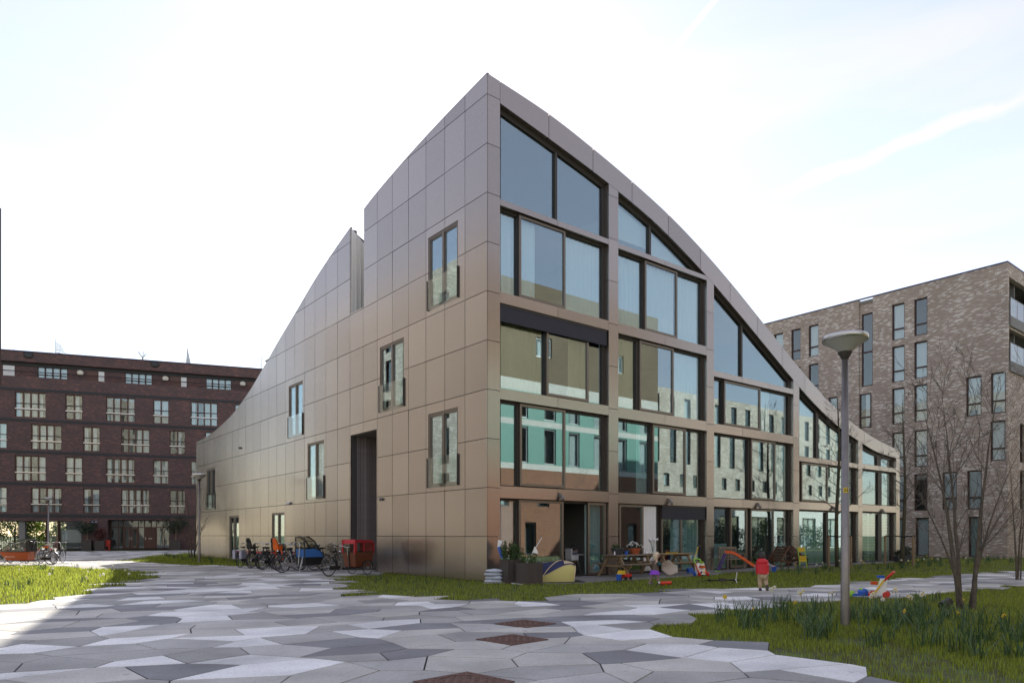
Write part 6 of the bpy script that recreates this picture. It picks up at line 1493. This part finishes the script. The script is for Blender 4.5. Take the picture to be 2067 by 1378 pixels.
E = [('hip', 'waist'), ('waist', 'chest'), ('chest', 'neck'), ('hip', 'hl'), ('hl', 'kl'), ('kl', 'al'), ('al', 'tl'), ('hip', 'hr'), ('hr', 'kr'), ('kr', 'ar'), ('ar', 'tr'), ('chest', 'sl'), ('sl', 'el'), ('el', 'wl'), ('chest', 'sr'), ('sr', 'er'), ('er', 'wr')]
fd = (-.45, .88, 0); head_joints(J, E, 'neck', (-.03, .06, .905), .108, fd)
hand_chain(J, E, 'wl', 'L', (.2, .9, .1), (0, 0, 1), (1, 0, 0)); hand_chain(J, E, 'wr', 'R', (.7, .5, -.2), (0, 0, 1), (.4, -.8, 0))
skin_mesh('body', J, E, M['skin'], boy, 2); head_bits(boy, (-.03, .06, .905), fd, .112, 'hair_dark')
jk = MB(); rings = [(.44, .150, .125, 0), (.475, .168, .14, 0), (.50, .158, .132, .005), (.53, .170, .142, .01), (.575, .162, .134, .012), (.61, .174, .145, .016), (.655, .164, .138, .02), (.69, .172, .142, .022), (.735, .155, .128, .03), (.765, .12, .105, .04), (.79, .075, .07, .045)]
n = 22
for z, rx, ry, oy in rings:
    for j in range(n): a = 2 * math.pi * j / n; jk.v.append((rx * math.cos(a) * (1 + .015 * math.sin(5 * a + z * 30)) - .01, oy + ry * math.sin(a), z + .01 * math.sin(3 * a)))
for i in range(len(rings) - 1):
    for j in range(n): jk.f.append((i*n + j, i*n + (j+1) % n, (i+1)*n + (j+1) % n, (i+1)*n + j)); jk.m.append(0)
jo = jk.build('jacket', M['puffer'], boy, smooth=True)
hd = MB(); hd.ball((-.02, -.055, .765), (.155, .085, .075), n=16, k=9); hd.ball((-.03, -.03, .81), (.12, .075, .05), n=14, k=7); hd.build('hood', M['puffer'], jo, smooth=True)
skin_mesh('sleeve', {'a': (J['sl'][0], .058), 'b': (J['el'][0], .05), 'c': ((-.135, .14, .597), .032)}, [('a', 'b'), ('b', 'c')], M['sleeve_grey'], boy)
skin_mesh('sleeve', {'a': (J['sr'][0], .058), 'b': (J['er'][0], .05), 'c': ((.27, .127, .648), .034)}, [('a', 'b'), ('b', 'c')], M['sleeve_grey'], boy)
skin_mesh('trousers', {'hip': ((0, 0, .45), (.108, .098)), 'hl': ((-.062, 0, .41), .082), 'kl': ((-.064, .05, .25), .068), 'al': ((-.062, .0, .085), .056), 'hr': ((.062, 0, .41), .082), 'kr': ((.072, .05, .26), .068), 'ar': ((.084, -.09, .165), .056)}, [('hip', 'hl'), ('hl', 'kl'), ('kl', 'al'), ('hip', 'hr'), ('hr', 'kr'), ('kr', 'ar')], M['khaki'], boy)
for s_ in (-1, 1):
    if s_ < 0: mb = MB(); mb.ball((-.06, .035, .045), (.04, .085, .042), n=12, k=7); so = mb.build('shoe', M['shoe'], boy, smooth=True); MB().prism([(-.095, -.045), (-.025, -.045), (-.022, .10), (-.06, .125), (-.098, .10)], 0, .016).build('sole', M['sole'], so)
    else:
        mb = MB(); mb.ball((0, 0, 0), (.04, .085, .042), n=12, k=7); so = mb.build('shoe', M['shoe'], boy, smooth=True); so.location = (.093, -.145, .105); so.rotation_euler = (rad(-62), 0, rad(-15)); MB().prism([(-.037, -.085), (.037, -.085), (.040, .05), (0, .09), (-.040, .05)], -.052, -.034).build('sole', M['sole'], so)
b = MB(); b.lathe([(0, 0), (.055, 0), (.075, .13), (.079, .13), (.079, .14), (.07, .14), (.05, .01)], n=16); o = b.build('toy_bucket', M['blue'], smooth=True); o.location = (6.60 + .30 * math.cos(rad(-12)) + .17 * math.sin(rad(12)), 18.72 - .30 * math.sin(rad(12)) + .17 * math.cos(rad(12)), .03 + .50); tag(o, 'blue toy bucket held by the running child', 'bucket')
# the girl with the paper, walking to the right (local +x)
girl = thing('person', 'fair haired little girl in a purple skirt holding out a sheet of paper', 'person', (4.27, 21.2, .0), rad(2))
J = {'hip': ((0, 0, .45), (.07, .08)), 'waist': ((.0, 0, .55), (.065, .075)), 'chest': ((.01, 0, .68), (.07, .085)), 'neck': ((.025, 0, .765), .036),
     'hl': ((-.01, -.05, .43), .055), 'kl': ((.05, -.05, .24), .042), 'al': ((.10, -.05, .06), .028), 'tl': ((.17, -.05, .03), .024), 'hr': ((-.02, .05, .43), .055), 'kr': ((-.09, .05, .25), .042), 'ar': ((-.17, .05, .07), .028), 'tr': ((-.11, .05, .03), .024),
     'sl': ((.01, -.115, .70), .04), 'el': ((.11, -.13, .62), .032), 'wl': ((.21, -.09, .635), .02), 'sr': ((.01, .115, .70), .04), 'er': ((.12, .12, .62), .032), 'wr': ((.22, .07, .63), .02)}
E = [('hip', 'waist'), ('waist', 'chest'), ('chest', 'neck'), ('hip', 'hl'), ('hl', 'kl'), ('kl', 'al'), ('al', 'tl'), ('hip', 'hr'), ('hr', 'kr'), ('kr', 'ar'), ('ar', 'tr'), ('chest', 'sl'), ('sl', 'el'), ('el', 'wl'), ('chest', 'sr'), ('sr', 'er'), ('er', 'wr')]
fd = (1, -.15, -.05); head_joints(J, E, 'neck', (.035, 0, .885), .105, fd)
hand_chain(J, E, 'wl', 'L', (.9, .2, .1), (0, 0, 1), (0, 1, 0)); hand_chain(J, E, 'wr', 'R', (.9, -.2, .1), (0, 0, 1), (0, 1, 0))
skin_mesh('body', J, E, M['skin'], girl, 2); head_bits(girl, (.035, 0, .885), fd, .108, 'hair_blond', True)
vt = MB(); rings = [(.44, .10, .115), (.50, .098, .11), (.58, .095, .112), (.66, .098, .12), (.72, .085, .115), (.755, .05, .06)]; n = 20
for z, rx, ry in rings:
    for j in range(n): a = 2 * math.pi * j / n; vt.v.append((.005 + rx * math.cos(a), ry * math.sin(a), z))
for i in range(len(rings) - 1):
    for j in range(n): vt.f.append((i*n + j, i*n + (j+1) % n, (i+1)*n + (j+1) % n, (i+1)*n + j)); vt.m.append(0)
vt.build('vest', M['vest_brown'], girl, smooth=True)
sk_ = MB(); rings = [(.455, .10, .112), (.41, .125, .13), (.36, .15, .145), (.325, .158, .15)]; n = 30
for z, rx, ry in rings:
    for j in range(n): a = 2 * math.pi * j / n; w = 1 + .06 * math.sin(9 * a) * (z < .42); sk_.v.append((-.015 + rx * w * math.cos(a), ry * w * math.sin(a), z))
for i in range(3):
    for j in range(n): sk_.f.append((i*n + j, i*n + (j+1) % n, (i+1)*n + (j+1) % n, (i+1)*n + j)); sk_.m.append(0)
sk_.build('skirt', M['skirt'], girl, smooth=True)
for s_, a, b_, c_ in (('l', 'sl', 'el', (.195, -.095, .632)), ('r', 'sr', 'er', (.205, .077, .628))): skin_mesh('sleeve', {'a': (J[a][0], .053), 'b': (J[b_][0], .043), 'c': (c_, .028)}, [('a', 'b'), ('b', 'c')], M['teal_knit'], girl)
for h_, k_, a_ in (('hl', 'kl', 'al'), ('hr', 'kr', 'ar')): skin_mesh('tights', {'a': (J[h_][0], .060), 'b': (J[k_][0], .047), 'c': (J[a_][0], .034)}, [('a', 'b'), ('b', 'c')], M['tights'], girl)
for k_ in ('al', 'ar'): p_ = J[k_][0]; MB().ball((p_[0] + .04, p_[1], .04), (.075, .035, .038), n=12, k=7).build('shoe', M['shoe_purple'], girl, smooth=True)
pp = MB(); n = 10
for i in range(n + 1):
    for j in range(7):
        u, v = i / n, j / 6; pp.v.append((.20 + .46 * u, -.02 + .10 * math.sin(v * 3 + u * 2) + (v - .5) * .12, .70 - .30 * v - .10 * u + .05 * math.sin(u * 6 + v * 2) + (.10 if v < .3 and u > .3 else 0) * (1 - abs(u - .55) * 2)))
for i in range(n):
    for j in range(6): q = i * 7 + j; pp.f.append((q, q + 7, q + 8, q + 1)); pp.m.append(0)
o = pp.build('sheet_of_paper', M['paper'], smooth=True); o.location = (4.27, 21.2, 0); o.rotation_euler = (0, 0, rad(2)); o.modifiers.new('thick', 'SOLIDIFY').thickness = .002; tag(o, 'crumpled sheet of paper held out by the girl', 'paper')
# the toddler in the high chair
x, y, _ = kw(4.68, -1.02); bb = thing('person', 'dark haired toddler sitting in the high chair inside the open door', 'person', (x, y, .02), TH + 1.5)
J = {'hip': ((0, .03, .645), .07), 'chest': ((0, .02, .82), .075), 'neck': ((0, .01, .90), .035), 'hl': ((-.05, .0, .63), .05), 'kl': ((-.07, -.14, .63), .04), 'al': ((-.07, -.16, .48), .026), 'tl': ((-.07, -.21, .46), .022), 'hr': ((.05, 0, .63), .05), 'kr': ((.07, -.14, .63), .04), 'ar': ((.07, -.16, .48), .026), 'tr': ((.07, -.21, .46), .022),
     'sl': ((-.10, .02, .85), .034), 'el': ((-.13, -.08, .80), .028), 'wl': ((-.05, -.15, .88), .018), 'sr': ((.10, .02, .85), .034), 'er': ((.13, -.08, .80), .028), 'wr': ((.06, -.15, .86), .018)}
E = [('hip', 'chest'), ('chest', 'neck'), ('hip', 'hl'), ('hl', 'kl'), ('kl', 'al'), ('al', 'tl'), ('hip', 'hr'), ('hr', 'kr'), ('kr', 'ar'), ('ar', 'tr'), ('chest', 'sl'), ('sl', 'el'), ('el', 'wl'), ('chest', 'sr'), ('sr', 'er'), ('er', 'wr')]
head_joints(J, E, 'neck', (0, 0, 1.01), .098, (0, -1, -.1)); hand_chain(J, E, 'wl', 'L', (.1, -.4, .9), (0, 1, 0), (1, 0, 0), .85); hand_chain(J, E, 'wr', 'R', (-.1, -.4, .9), (0, 1, 0), (1, 0, 0), .85)
skin_mesh('body', J, E, M['skin'], bb, 2); head_bits(bb, (0, 0, 1.01), (0, -1, -.1), .101, 'hair_dark')
skin_mesh('jumper', {'h': ((0, .03, .66), .085), 'c': ((0, .02, .82), .090), 'n': ((0, .012, .885), .045), 'a': (J['sl'][0], .046), 'b': (J['el'][0], .038), 'w': ((-.065, -.137, .865), .024), 'a2': (J['sr'][0], .046), 'b2': (J['er'][0], .038), 'w2': ((.072, -.138, .85), .024)}, [('h', 'c'), ('c', 'n'), ('c', 'a'), ('a', 'b'), ('b', 'w'), ('c', 'a2'), ('a2', 'b2'), ('b2', 'w2')], M['sleeve_grey'], bb)
